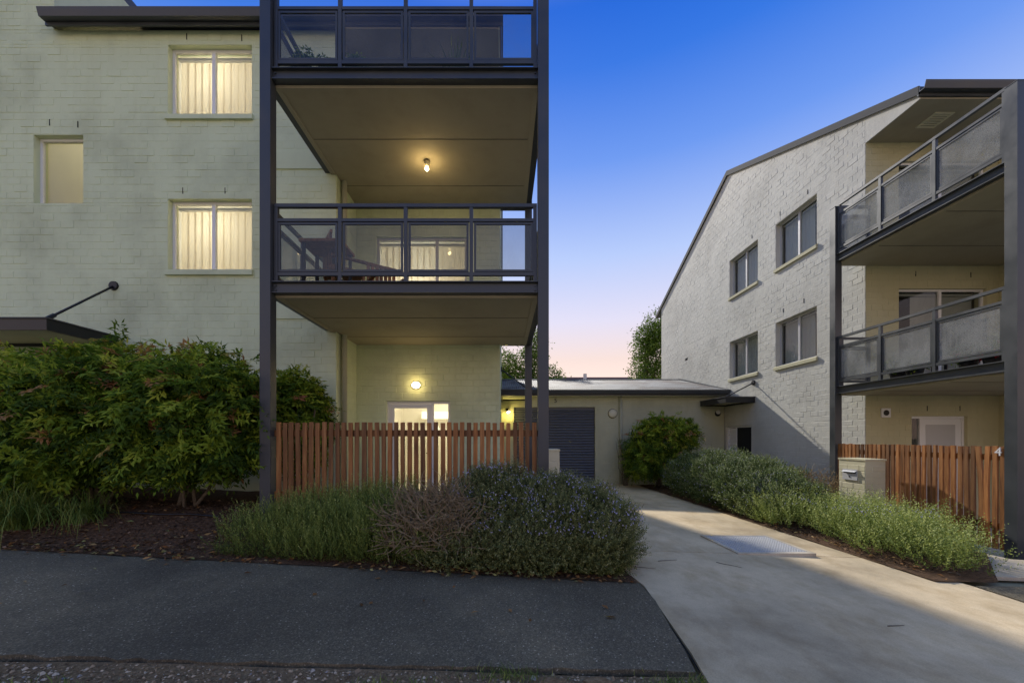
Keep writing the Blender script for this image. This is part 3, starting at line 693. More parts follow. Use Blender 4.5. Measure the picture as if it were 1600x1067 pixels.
# ground floor door with panel and dark side light
us_ = PX(1443, DF2)
fr = MB(); fw = .05
for a, c in ((gd_[0], gd_[0]+fw), (us_-fw/2, us_+fw/2), (gd_[1]-fw, gd_[1])): fr.lbox(Pf2, a, c, gd_[2], gd_[3]-fw, -.06, -.12)
fr.lbox(Pf2, gd_[0], gd_[1], gd_[3]-fw, gd_[3], -.06, -.12)
fro = fr.build('door_frame', M['white'], RB)
lf = MB().lbox(Pf2, us_+fw/2+.004, gd_[1]-fw-.004, gd_[2]+.01, gd_[3]-fw-.004, -.075, -.11).build('door', M['white'], RB)
MB().lbox(Pf2, us_+.12, gd_[1]-.18, gd_[2]+.2, gd_[3]-.18, -.070, -.0745).build('door_panel', M['frame_grey'], lf)
MB().lbox(Pf2, gd_[0]+fw, us_-fw/2, gd_[2], gd_[3]-fw, -.088, -.094).build('pane', M['glass'], fro)
MB().lbox(Pf2, gd_[0]-.05, us_+.05, gd_[2]-.05, gd_[3]+.05, -.23, -.8).build('interior', M['dark_in'], fro)
vb = MB().lbox(Pf2, PX(1375, DF2), PX(1389, DF2), PZ(652, DF2), PZ(638, DF2), .008, .035).build('exhaust_vent', M['white'], RB)
MB().tube([Pf2(PX(1382, DF2), PZ(645, DF2), .035), Pf2(PX(1382, DF2), PZ(645, DF2), .04)], .06, 18).build('vent_hole', M['dark_in'], vb)
# gable entry door
e = MB(); y0, y1, z0, z1 = gdoor
for a, c in ((y0, y0+.05), (y0+.86, y0+.91), (y1-.05, y1)): e.lbox(Pg2, a, c, z0, z1-.05, -.05, -.12)
e.lbox(Pg2, y0, y1, z1-.05, z1, -.05, -.12)
ef = e.build('door_frame', M['white'], RB)
MB().lbox(Pg2, y0+.05, y0+.86, z0+.01, z1-.05, -.07, -.115).build('door', M['slot'], RB)
n_l = 16
for i in range(n_l):
    zz = z0+.2 + i*(z1-.25-z0)/n_l
    MB().add([Pg2(y0+.92, zz, -.06), Pg2(y1-.06, zz, -.06), Pg2(y1-.06, zz+.10, -.10), Pg2(y0+.92, zz+.10, -.10), Pg2(y0+.92, zz-.012, -.062), Pg2(y1-.06, zz-.012, -.062)], [(0,1,2,3),(4,5,1,0)]).build('louvre', M['white'], ef)
MB().lbox(Pg2, y0-.05, y1+.05, z0-.05, z1+.05, -.23, -.8).build('interior', M['dark_in'], ef)
canopy(RB, 6.89, XG2-.01, 12.14, 13.70, R(1.26), [((6.95, 12.2, R(1.28)), (XG2-.012, GY(1178), GZ(1178, 598)))], -1)
tower(RB, 7.0, 1, 5.35, DW2, DF2, .8, 3.66, FLR, R(4.86), -.3, 'glass_dusty', [R(-1.72), R(-1.72), R(-1.7)])

# ---- garage between them
GA = empty('garage', (3.8, 13.8, -.1), 'low olive garage with slate roller door and corrugated roof between the two blocks', 'garage')
DG = 13.8; Pgr = plane_y(DG)
rd = (PX(803, DG), PX(930, DG), -.35, R(1.08))
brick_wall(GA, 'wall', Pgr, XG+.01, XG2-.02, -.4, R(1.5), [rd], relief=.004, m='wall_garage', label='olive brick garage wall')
n = int((rd[3]-rd[2])/.095); door = MB(); prof = []
for i in range(n):
    z = rd[2] + i*.095
    prof += [(z, -.10), (z+.018, -.085), (z+.05, -.068), (z+.078, -.080)]
prof.append((rd[2]+n*.095, -.10))
sl0 = MB().lbox(Pgr, rd[0], rd[1], rd[2]+n*.095, rd[3], -.09, -.12); sl0 = sl0.build('roller_door', M['door_roll'], GA)
for i in range(n):
    z = rd[2] + i*.095; pr = [(z, -.10), (z+.018, -.084), (z+.05, -.066), (z+.080, -.082), (z+.095, -.10)]
    if i == 0:
        mb = MB()
        for k in range(4):
            (za, wa), (zb, wb) = pr[k], pr[k+1]
            mb.add([Pgr(rd[0], za-z, wa), Pgr(rd[1], za-z, wa), Pgr(rd[1], zb-z, wb), Pgr(rd[0], zb-z, wb)], [(0,1,2,3)])
        rme = mb.mesh('slat'); rme.materials.append(M['door_roll'])
    o = link('slat', rme, None, sl0); o.location = (0, 0, z)
eg = 13.45; zr0 = R(1.64); yr = 17.2; zr1 = R(2.53)
mb = MB(); nx = int((XG2 - XG - .06) / .0127); rows = [(eg, zr0), (yr, zr1), (20.5, R(1.64))]
for (yy, zz) in rows:
    for i in range(nx+1):
        x = XG + .03 + i*.0127; mb.v.append((x, yy, zz + .017*math.sin(2*math.pi*i/6)))
for r_ in range(2):
    for i in range(nx): a = r_*(nx+1)+i; mb.f.append((a, a+1, a+nx+2, a+nx+1))
gr = mb.build('roof', M['roof'], GA, True)
MB().prism([(yr-.15, zr1-.012), (yr, zr1+.04), (yr+.15, zr1-.012)], 'x', XG+.03, XG2-.03).build('ridge_cap', M['barge'], gr)
fl = MB().prism([(eg, zr0+.012), (yr, zr1+.05), (yr, zr1-.02), (eg, zr0-.05)], 'x', XG2-.12, XG2-.004).build('flashing', M['barge'], gr)
eave_gutter(GA, XG+.02, XG2-.07, eg+.02, zr0-.02)
Box(XG+.02, XG2-.03, eg+.05, DG-.005, R(1.44), R(1.455)).build('eave_soffit', M['render'], GA)
Box(XG, XG2, 20.2, 20.3, -.4, R(1.5)).build('rear_wall', M['render'], GA)
downpipe(GA, PX(970, DG-.07), DG-.07, -.2, R(1.45), .055)

# ------------------------------------------------------------------ fences
def slat_mesh(h, wd, th, r, lean=0.0, bow=0.0):
    mb = MB(); n = 5
    for i in range(n+1):
        t = i/n; ox = bow*math.sin(math.pi*t) + lean*t; oy = r.uniform(-.002, .002)
        for sx, sy in ((-1,-1),(1,-1),(1,1),(-1,1)): mb.v.append((sx*wd/2+ox, sy*th/2+oy, t*h))
    for i in range(n):
        for k in range(4): k2 = (k+1) % 4; mb.f.append((4*i+k, 4*i+k2, 4*i+4+k2, 4*i+4+k))
    mb.f += [(3,2,1,0), (4*n, 4*n+1, 4*n+2, 4*n+3)]
    return mb.mesh('slat')
def fence(label, axis, c, a0, a1, pitch, zb, zt, railz, side, group):
    loc = ((a0+a1)/2, c, zb(a0)) if axis == 'x' else (c, (a0+a1)/2, zb(a0))
    e = empty('timber_fence', loc, label, 'fence', group); r = random.Random(int(abs(c)*100))
    n = int(round((a1-a0)/pitch)); pitch = (a1-a0)/n
    for z in railz:
        m_ = MB()
        if axis == 'x': m_.box(a0-.02, a1+.02, c+.017, c+.055, z, z+.085)
        else: m_.box(c+side*.017, c+side*.055, a0-.02, a1+.02, z, z+.085)
        m_.build('rail', M['wood'], e)
    for i in range(n):
        u = a0 + (i+.5)*pitch; bow, lean = r.uniform(-.006,.006), r.uniform(-.006,.006)
        if axis == 'y' and i == 3: bow, lean = -.028, .03
        if axis == 'y' and i == 2: bow, lean = .02, -.008
        z0 = zb(u) + r.uniform(-.01,.01); me = slat_mesh(zt + r.uniform(-.006,.006) - z0, .055+r.uniform(-.004,.004), .03, r, lean, bow)
        o = link('slat', me, M['wood'], e)
        o.location = (u, c, z0) if axis == 'x' else (c, u, z0)
        if axis == 'y': o.rotation_euler = (0, 0, math.pi/2)
        o.rotation_euler.z += r.uniform(-.06, .06)
    return e
fence('red-brown timber slat fence in front of the lit glass door', 'x', 5.25, -3.03, .47, .0873, lambda u: R(-1.08), R(.205), [R(.02), R(-.80)], 1, 'timber slat fences')
fence('red-brown timber slat fence beside the brick letterbox pillar', 'y', 7.05, 5.50, 8.27, .0873, lambda u: R(-1.58), R(-.12), [R(-.32), R(-1.30)], 1, 'timber slat fences')
st = Box(7.02, 7.12, 5.5, 8.27, -.32, R(-1.56)-.02).build('plinth', M['wall_warm']); tag(st, 'low masonry plinth under the right timber fence', 'plinth')

# ------------------------------------------------------------------ letterbox pillars
def pillar(x0, x1, y0, y1, zt, label, box):
    z0 = gz(x0, y0) - .05
    e = empty('letterbox_pillar', ((x0+x1)/2, (y0+y1)/2, z0), label, 'letterbox', 'letterbox pillars')
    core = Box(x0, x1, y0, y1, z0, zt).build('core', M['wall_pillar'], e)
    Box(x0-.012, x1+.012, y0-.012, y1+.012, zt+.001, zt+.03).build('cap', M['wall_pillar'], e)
    r = random.Random(5)
    for P, a0, a1, nm in ((plane_x(x0, -1), y0, y1, 'w'), (plane_y(y0), x0, x1, 's'), (plane_x(x1, 1), y0, y1, 'e')):
        k = 0; z = z0 + .06
        while z + .09 < zt + .001:
            zz1 = min(z + .112, zt); u = a0 - (.12 if k % 2 else 0)
            while u < a1:
                b0, b1 = max(u, a0), min(u + .24, a1); u += .24
                if b1 - b0 > .03:
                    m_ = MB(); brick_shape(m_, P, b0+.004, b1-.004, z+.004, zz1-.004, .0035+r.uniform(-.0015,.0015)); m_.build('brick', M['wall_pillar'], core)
            z += .112; k += 1
    if box:
        P = plane_x(x0, -1); c = (y0+y1)/2 + .02; zb_ = zt - .37
        pl = MB().lbox(P, c-.155, c+.155, zb_, zb_+.20, .009, .022).build('letterbox', M['galv'], e)
        MB().lbox(P, c-.13, c+.13, zb_+.125, zb_+.155, .0225, .024).build('slot', M['slot'], pl)
        m_ = MB().add([P(c-.14, zb_+.175, .022), P(c+.14, zb_+.175, .022), P(c+.14, zb_+.15, .055), P(c-.14, zb_+.15, .055)], [(0,1,2,3)]); m_.build('flap', M['galv'], pl)
        MB().tube([P(c, zb_+.06, .022), P(c, zb_+.06, .03)], .014, 10).build('lock', M['black'], pl)
    return e
pillar(6.50, 6.86, 7.05, 7.60, R(-.41), 'pale brick letterbox pillar with grey metal letterbox by the right fence', True)
pillar(.72, 1.0, 6.9, 7.3, R(-.23), 'short pale brick pillar behind the flowering bush next to the steel post', False)

# ------------------------------------------------------------------ lamps, numbers, grate
wlmp = empty('wall_light', (PX(650.5, DB), DB, PZ(602, DB)), 'glowing oval bulkhead light above the glass door', 'lamp')
def disc(name, c, rx, rz, d, n_, mt, par, smooth=True, dome=.5):
    mb = MB(); rings = [(1, 0), (1, d*.4), (.86, d*.75), (.5, d), (.05, d*1.05)]
    for s, dd in rings:
        for k in range(24): g = 2*math.pi*k/24; mb.v.append((c[0]+rx*s*math.cos(g), c[1]-dd, c[2]+rz*s*math.sin(g)))
    for i in range(len(rings)-1):
        for k in range(24): k2 = (k+1) % 24; mb.f.append((i*24+k, i*24+k2, i*24+24+k2, i*24+24+k))
    mb.f.append(tuple(range(96, 120))); return mb.build(name, mt, par, smooth)
c = (PX(650.5, DB), DB-.009, PZ(602, DB))
disc('base', c, .105, .085, .03, 24, M['pipe'], wlmp); disc('glass_cover', (c[0], c[1]-.012, c[2]), .085, .066, .06, 24, M['lamp_glow'], wlmp)
glow('wall_light_glow', (c[0], c[1]-.14, c[2]), 1.1, (1, .70, .30), .05, wlmp)
bz = R(4.70) - .02
bl = empty('bare_bulb', (PX(667, 6.7), 6.7, bz), 'glowing bare bulb under the upper balcony soffit', 'lamp')
bx0, by0 = PX(667, 6.7), 6.7
MB().tube([(bx0, by0, bz+.01), (bx0, by0, bz-.06)], [.05, .03], 14).build('holder', M['cream'], bl, True)
MB().tube([(bx0, by0, bz-.06), (bx0, by0, bz-.075), (bx0, by0, bz-.105), (bx0, by0, bz-.13), (bx0, by0, bz-.14)], [.014, .026, .034, .024, .006], 14).build('bulb', M['bulb_glow'], bl, True)
glow('bare_bulb_glow', (bx0, by0, bz-.20), 2.2, (1, .70, .30), .04, bl)
sl_ = empty('spot_light', (PX(793, DG), DG, PZ(643, DG)), 'lit yellow spot light beside the roller door', 'lamp')
sc_ = (PX(793, DG), DG-.02, PZ(641, DG))
MB().tube([(sc_[0]-.04, sc_[1], sc_[2]), (sc_[0]-.02, sc_[1]-.12, sc_[2]-.02)], .02, 8).build('arm', M['black'], sl_)
MB().tube([(sc_[0]-.03, sc_[1]-.10, sc_[2]+.05), (sc_[0]+.02, sc_[1]-.16, sc_[2]-.06)], [.04, .07], 12).build('shade', M['black'], sl_, True)
MB().tube([(sc_[0]+.012, sc_[1]-.15, sc_[2]-.04), (sc_[0]+.035, sc_[1]-.18, sc_[2]-.085), (sc_[0]+.04, sc_[1]-.185, sc_[2]-.095)], [.05, .055, .01], 12).build('bulb', M['bulb_glow'], sl_, True)
glow('spot_light_glow', (sc_[0]+.06, sc_[1]-.22, sc_[2]-.16), 3.5, (1, .80, .22), .04, sl_)
dl = empty('bulkhead_light', (PX(957, DG), DG, PZ(646, DG)), 'unlit round cream bulkhead light on the garage wall', 'lamp')
disc('rim', (PX(957, DG), DG-.009, PZ(646, DG)), .165, .165, .03, 24, M['black'], dl); disc('diffuser', (PX(957, DG), DG-.02, PZ(646, DG)), .15, .15, .07, 24, M['cream'], dl)
bb = empty('bulkhead_light', (PX(1121, DG), DG, PZ(646, DG)), 'small unlit round light under the entry awning', 'lamp')
disc('rim', (PX(1121, DG), DG-.009, PZ(646, DG)), .10, .10, .05, 24, M['black'], bb); disc('diffuser', (PX(1121, DG), DG-.03, PZ(644, DG)), .075, .075, .06, 24, M['white'], bb)
def number(ch, loc, size, mt, rot, label):
    cu = bpy.data.curves.new('house_number', 'FONT'); cu.body = ch; cu.size = size; cu.extrude = .006; cu.align_x = 'CENTER'; cu.align_y = 'CENTER'
    t = bpy.data.objects.new('tmp_number', cu); col.objects.link(t)
    dg = bpy.context.evaluated_depsgraph_get(); me = bpy.data.meshes.new_from_object(t.evaluated_get(dg)); bpy.data.objects.remove(t)
    me.materials.clear(); o = link('house_number', me, mt); o.location = loc; o.rotation_euler = rot
    tag(o, label, 'number'); return o
M['cream_num'] = mat('cream_number', (.75, .66, .36), .5)[0]
number('5', (PX(868, DG), DG-.016, PZ(626, DG)), .22, M['black'], (math.pi/2, 0, 0), 'dark house number 5 above the roller door')
number('4', (PX(1101, DG), DG-.016, PZ(687, DG)), .22, M['cream_num'], (math.pi/2, 0, 0), 'cream house number 4 on the garage wall')
number('4', (7.025, 5.575, R(-.20)), .17, M['white'], (math.pi/2, 0, -math.pi/2), 'white house number 4 on the timber fence')

gx0, gx1, gy0, gy1 = 3.07, 3.97, 5.10, 5.95
gzz = gz(3.5, 5.5) + .03
G = empty('drain_grate', (3.5, 5.5, gz(3.5, 5.5)), 'galvanised steel drain grate in a raised concrete frame', 'grate')
fm = MB()
for a in ((gx0-.05, gx1+.05, gy0-.06, gy0), (gx0-.05, gx1+.05, gy1, gy1+.05), (gx0-.05, gx0, gy0, gy1), (gx1, gx1+.05, gy0, gy1)): fm.box(*a, gzz-.12, gzz+.004)
fm.build('frame', M['concrete_pale'], G)
Box(gx0, gx1, gy0, gy1, gzz-.10, gzz-.09).build('sump', M['slot'], G)
nb = 26
bm_ = MB(); bm_.box(0, .013, gy0, gy1, gzz-.04, gzz); bme = bm_.mesh('bar'); bme.materials.append(M['galv'])
for i in range(nb):
    o = link('bar', bme, None, G); o.location = Vector((gx0 + .012 + i*(gx1-gx0-.03)/(nb-1), 0, 0))
cm = Box(gx0, gx1, 0, .013, gzz-.03, gzz-.001).mesh('cross_bar'); cm.materials.append(M['galv'])
for i in range(19):
    o = link('cross_bar', cm, None, G); o.location = Vector((0, gy0 + .012 + i*(gy1-gy0-.03)/18, 0))

# ------------------------------------------------------------------ foliage generators
def nrm(a): return a / np.maximum(np.linalg.norm(a, axis=1, keepdims=True), 1e-9)
def quads(name, V, tint, matl, parent=None, nper=4):
    """V: (n, k, 3) one face per row"""
    n, k = V.shape[0], V.shape[1]
    me = bpy.data.meshes.new(name); me.vertices.add(n*k); me.loops.add(n*k); me.polygons.add(n)
    me.vertices.foreach_set('co', V.reshape(-1).astype(np.float32)); me.loops.foreach_set('vertex_index', np.arange(n*k, dtype=np.int32))
    me.polygons.foreach_set('loop_start', np.arange(0, n*k, k, dtype=np.int32)); me.polygons.foreach_set('loop_total', np.full(n, k, dtype=np.int32))
    me.update(); at = me.attributes.new('tint', 'FLOAT', 'FACE'); at.data.foreach_set('value', np.clip(tint, 0, 1).astype(np.float32))
    return link(name, me, matl, parent)
def leaf_quads(P, T, L, Wd, droop=.12, hint=None):
    """lance shaped leaf: base, two sides, tip"""
    n = len(P); T = nrm(T); rnd = nrm(rng.normal(size=(n, 3)) * .45 + (np.array([0, 0, 1.0]) if hint is None else hint)); S = nrm(np.cross(T, rnd)); N = np.cross(S, T)
    L = np.asarray(L).reshape(-1, 1); Wd = np.asarray(Wd).reshape(-1, 1)
    m = P + T * L * .42 + N * L * .05
    return np.stack([P, m - S * Wd/2, P + T * L - N * L * droop, m + S * Wd/2], axis=1)
def shell(n, ells, zmin, inner=.35, keep=None):
    """points in the outer shell of a union of ellipsoids (cx,cy,cz,rx,ry,rz); returns points and outward dirs"""
    E = np.array(ells, float); wts = (E[:,3]*E[:,4]*E[:,5])**(2/3); out = []; od = []; tot = 0
    while tot < n:
        k = rng.choice(len(E), n, p=wts/wts.sum()); d = nrm(rng.normal(size=(n, 3))); r = 1 - inner * rng.random((n, 1))**1.6
        bump_ = 1 + .10*np.sin(d[:, :1]*7 + k[:, None]) * np.cos(d[:, 1:2]*9 + 1.3*k[:, None]) + .06*np.sin(d[:, 2:3]*15)
        p = E[k, :3] + d * r * bump_ * E[k, 3:]
        ok = p[:, 2] > zmin if np.isscalar(zmin) else p[:, 2] > zmin(p)
        for e in E:
            q = (p - e[:3]) / e[3:]; ok &= (np.sum(q*q, axis=1) > (1 - inner)**2 * .95)
        if keep is not None: ok &= keep(p)
        p, d = p[ok], d[ok]; out.append(p); od.append(nrm(d / E[k[ok], 3:])); tot += len(p)
    return np.concatenate(out)[:n], np.concatenate(od)[:n]
def sprays(P, D, n_pairs=4, rl=.27, ll=.06, lw=.028, red=.0):
    """pinnate nandina-like sprays lying over the outside of the bush; D is the outward direction"""
    n = len(P); up = np.array([0, 0, 1.0]); out = nrm(D); hint = nrm(out + up * .45 + rng.normal(size=(n, 3)) * .25)
    D = nrm(out * .75 + up * .25 + rng.normal(size=(n, 3)) * .6); D = nrm(D - hint * np.sum(D * hint, 1, keepdims=True) * .5); S = nrm(np.cross(hint, D))
    Ls = rl * rng.uniform(.65, 1.25, (n, 1)); V = []; Tn = []; base = rng.random(n)
    tn = .02 + .78 * base**1.25 + .08 * rng.random(n)
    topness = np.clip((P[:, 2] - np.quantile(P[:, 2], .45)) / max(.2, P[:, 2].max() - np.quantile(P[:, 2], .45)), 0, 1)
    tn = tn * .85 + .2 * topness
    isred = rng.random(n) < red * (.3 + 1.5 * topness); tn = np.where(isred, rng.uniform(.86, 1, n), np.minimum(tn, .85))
    for k in range(n_pairs + 1):
        t = .25 + .75 * k / n_pairs
        p = P + D * Ls * t - up * (Ls * t * t * .3)
        for sgn in ((-1, 1) if k < n_pairs else (0,)):
            for sub in ((0, 1, 2) if k < n_pairs - 1 else (0,)):
                ang = .95 * sgn + (0 if sub == 0 else (.55 if sub == 1 else -.5))
                off = 0 if sub == 0 else .045
                side = nrm(D * math.cos(.95*sgn) + S * math.sin(.95*sgn)); T = D * math.cos(ang) + S * math.sin(ang) + rng.normal(size=(n, 3)) * .2 - up * .2
                V.append(leaf_quads(p + side * off, T, ll * rng.uniform(.7, 1.3, n), lw * rng.uniform(.8, 1.2, n), .12, hint))
                Tn.append(tn + rng.normal(size=n) * .05 * ~isred)
    return np.concatenate(V), np.concatenate(Tn)
def needles(P, D, L, nn, nl, nw, bend=.25, spread=.75, hint=None):
    """needle clad shoots"""
    n = len(P); D = nrm(D); up = np.array([0, 0, 1.0]); S = nrm(np.cross(D, nrm(rng.normal(size=(n, 3))))); N = np.cross(S, D)
    Ls = L * rng.uniform(.6, 1.3, (n, 1)); V = []; Tn = []; b = rng.random(n)
    bd = nrm(rng.normal(size=(n, 3)) * .6 + up) * bend
    for k in range(nn):
        t = .12 + .88 * k / (nn - 1); p = P + D * Ls * t + bd * Ls * t * t
        a = k * 2.4 + rng.random((n, 1)) * 2; dirn = D + bd * t * 2
        T = nrm(dirn) * (1 - .45*spread) + (S * np.cos(a) + N * np.sin(a)) * spread
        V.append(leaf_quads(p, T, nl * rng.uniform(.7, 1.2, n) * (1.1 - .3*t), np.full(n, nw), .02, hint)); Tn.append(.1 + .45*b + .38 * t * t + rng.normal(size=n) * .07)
    return np.concatenate(V), np.concatenate(Tn)
def stems_mb(mb, base, tips, r0, r1, seed, wig=.04):
    r = random.Random(seed)
    for b, t in zip(base, tips):
        b, t = Vector(b), Vector(t); pts = []
        for i in range(6):
            s = i/5; p = b.lerp(t, s); p += Vector((r.uniform(-wig, wig), r.uniform(-wig, wig), 0)) * (s*(1-s)*4); p.z += 0; pts.append(p)
        mb.tube(pts, [r0 + (r1-r0)*i/5 for i in range(6)], 6)

def nandina(x, y, zb, ells, nsp, label, seed, group='leafy nandina shrubs', red=.055, keep=None, zmin=None, ll=.082):
    e = empty('nandina_shrub', (x, y, zb), label, 'shrub', group)
    P, D = shell(nsp, ells, zmin if zmin is not None else zb + .35, .5, keep)
    hi = P[:, 2] > np.quantile(P[:, 2], .72); k_ = rng.choice(np.flatnonzero(hi), max(20, nsp//14)); lift = rng.random((len(k_), 1))
    P2 = P[k_] + np.array([0, 0, .11]) * lift + rng.normal(size=(len(k_), 3)) * .05
    P = np.concatenate([P, P2]); D = np.concatenate([D, nrm(D[k_] + np.array([0, 0, 1.2]) + rng.normal(size=(len(k_), 3)) * .5)])
    V, T = sprays(P, D, red=red, ll=ll); V = V * 1.0
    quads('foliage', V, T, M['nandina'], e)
    r = random.Random(seed); E = ells[0]
    for i in range(9):
        a = r.uniform(0, 6.28); b = (x + .12*math.cos(a), y + .10*math.sin(a), zb - .03)
        t = (x + r.uniform(-.8, .8)*E[3], y + r.uniform(-.5, .5)*E[4], E[2] + r.uniform(-.1, .5)*E[5])
        mb = MB(); stems_mb(mb, [b], [t], .024, .012, seed*10+i, .06); mb.build('stem', M['bark'], e, True)
    return e
gL = lambda x, y: bedL(x, y)
hx = [(-7.75, 5.55, 'shrub with bronze tips at the awning end of the hedge'), (-6.65, 5.45, 'leafy green nandina shrub between the awning shrub and the middle of the hedge'), (-5.5, 5.40, 'tall leafy nandina shrub below the lower lit window'), (-4.35, 5.45, 'leafy nandina shrub with bare canes beside the steel post')]
labs = ['leafy nandina hedge shrub beneath the steel awning', 'leafy nandina hedge shrub with strappy plant at its foot', 'tall bushy nandina hedge shrub below the lit window, reddish tips', 'bushy nandina hedge shrub with bare canes right beside the steel post']
for i, (x, y, _) in enumerate(hx):
    zb = gL(x, y); top = R([.98, 1.12, 1.25, 1.20][i])
    zc = zb + .45*(top - zb) + .18
    ell = [(x, y, zc, .78, .78, top - zc - .08), (x-.25, y-.12, zc-.18, .66, .72, (top-zc)*.8), (x+(.3 if i < 3 else .5), y-.05, zc+.05, .56, .68, (top-zc)*.85)]
    nandina(x, y, zb, ell, 2300, labs[i], 20+i, keep=lambda p: (p[:, 1] < 6.2) & (p[:, 0] < -3.22 + 0*p[:, 1]), zmin=zb + [.12, .2, .42, .5][i])
zb = gL(-3.2, 6.3)
nandina(-3.25, 6.35, zb, [(-3.35, 6.35, R(.22), .44, .5, .72)], 1000, 'dark green nandina shrub between steel post and fence', 31, red=.02, zmin=R(-.4))
# shrub by the garage
zb = gz(4.6, 12.6)
nandina(5.0, 12.7, zb, [(4.75, 12.7, R(-.35), .60, .55, .80), (5.3, 12.6, R(-.1), .55, .5, .70), (5.85, 12.75, R(.12), .42, .45, .42), (4.5, 12.6, R(-.75), .55, .5, .5), (5.35, 12.5, R(-.8), .7, .5, .5), (4.95, 12.7, R(.3), .35, .4, .35)], 1900, 'bushy yellow-green nandina shrub in front of the garage wall', 40, red=.05, zmin=zb+.25, ll=.075)
sp_e = empty('bare_shrub', (4.15, 13.3, gz(4.1, 13.3)), 'thin bare stemmed plant against the garage downpipe', 'shrub')
mb = MB(); r = random.Random(3)
for i in range(16):
    b = (4.15 + r.uniform(-.1, .1), 13.3, gz(4.1, 13.3)); t = (4.15 + r.uniform(-.3, .35), 13.3 + r.uniform(-.15, .15), R(r.uniform(-.5, .35)))
    stems_mb(mb, [b], [t], .012, .005, i, .08)
mb.build('stems', M['bark'], sp_e)['kind'] = 'stuff'
Pn, Dn = shell(90, [(4.2, 13.25, R(-.3), .28, .2, .65)], -1, .9); V, T = sprays(Pn, Dn, 2, .12, .05, .02); quads('foliage', V, T*.6, M['nandina'], sp_e)

# rosemary, flowering westringia, dead patch in the front bed
def needle_bush(name, label, cat, loc, ells, n, L, nn, nl, nw, m, up, flowers=0, zmin=None, group=None, inner=.4, keep=None, tint=0, bend=.25, spread=.75):
    e = empty(name, loc, label, cat, group)
    P, D = shell(n, ells, zmin if zmin is not None else loc[2]+.02, inner, keep)
    hint = nrm(D + np.array([0, -.2, .35]))
    D = D * (1 - up) + np.array([0, 0, up]) + rng.normal(size=D.shape) * .22
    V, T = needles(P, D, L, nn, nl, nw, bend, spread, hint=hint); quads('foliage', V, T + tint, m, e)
    if flowers:
        P, D = shell(flowers, ells, loc[2] + .22, .06, keep); P = P + nrm(D) * L * .75
        Vs = []; 
        for k in range(4):
            T_ = nrm(rng.normal(size=P.shape) + D * .8); Vs.append(leaf_quads(P, T_, rng.uniform(.012, .02, len(P)), np.full(len(P), .010), .0))
        quads('flowers', np.concatenate(Vs), np.tile(rng.random(len(P)), 4), M['flower'], e)['kind'] = 'stuff'
    core = MB()
    r = random.Random(n)
    for i in range(14):
        el = ells[i % len(ells)]; b = (el[0] + r.uniform(-.1, .1), el[1] + r.uniform(-.1, .1), loc[2]-.02)
        t = (el[0] + r.uniform(-.7, .7)*el[3], el[1] + r.uniform(-.7, .7)*el[4], el[2] + r.uniform(0, .6)*el[5]); stems_mb(core, [b], [t], .014, .006, i, .05)
    core.build('stems', M['bark'], e)['kind'] = 'stuff'
    return e
g0 = lambda p: np.array([bedL(a, b) for a, b in p[:, :2]]) + .02
needle_bush('rosemary_bush', 'upright green rosemary bush in front of the timber slats', 'shrub', (-1.9, 4.7, gL(-1.9, 4.6)),
    [(-2.75, 4.72, R(-1.22), .55, .50, .26), (-2.1, 4.70, R(-1.18), .65, .58, .40), (-1.35, 4.62, R(-1.16), .62, .60, .46), (-.85, 4.52, R(-1.24), .55, .55, .40), (-1.9, 4.35, R(-1.28), .9, .32, .22)], 5200, .22, 18, .030, .0075, M['rosemary'], .74, 0, g0, inner=.65, tint=.04, spread=.5)
needle_bush('rosemary_bush', 'mauve flowering grey-green bush spilling over the driveway edge', 'shrub', (.4, 4.6, gL(.4, 4.6)),
    [(-.05, 4.70, R(-.92), .68, .55, .50), (.62, 4.62, R(-1.0), .58, .62, .48), (.98, 4.45, R(-1.08), .50, .58, .46), (.25, 4.40, R(-1.15), .8, .5, .42), (-.5, 4.35, R(-1.25), .65, .45, .32), (.45, 4.22, R(-1.25), .85, .32, .40)], 17000, .11, 11, .028, .0095, M['mound'], .40, 1300, g0, inner=.35)
dead = empty('dead_shrub', (-.75, 4.6, gL(-.75, 4.6)), 'tangle of dead brown twigs between rosemary and flowering bush', 'shrub')
def dead_twigs(par, c, rx, ry, rz, n, seed, zb, tl=.28):
    mb = MB(); r = random.Random(seed)
    for i in range(n):
        a = r.uniform(0, 6.28); q = math.sqrt(r.random()); zz = r.random()
        p = Vector((c[0] + rx*q*math.cos(a), c[1] + ry*q*math.sin(a), zb + (c[2]-zb)*zz*(1-.5*q*q)))
        d = Vector((r.uniform(-1, 1), r.uniform(-1, .4), r.uniform(-.2, 1))).normalized(); pts = [p]
        for k in range(4): d = (d + Vector((r.uniform(-.5, .5), r.uniform(-.5, .5), r.uniform(-.35, .35)))).normalized(); pts.append(pts[-1] + d*tl*r.uniform(.15, .35))
        mb.tube(pts, [.005, .0045, .004, .0035, .0025], 4, False)
    mb.build('twigs', M['twig'], par)['kind'] = 'stuff'
dead_twigs(dead, (-.72, 4.32, R(-.55)), .58, .40, .3, 1700, 4, gL(-.7, 4.4)+.10)
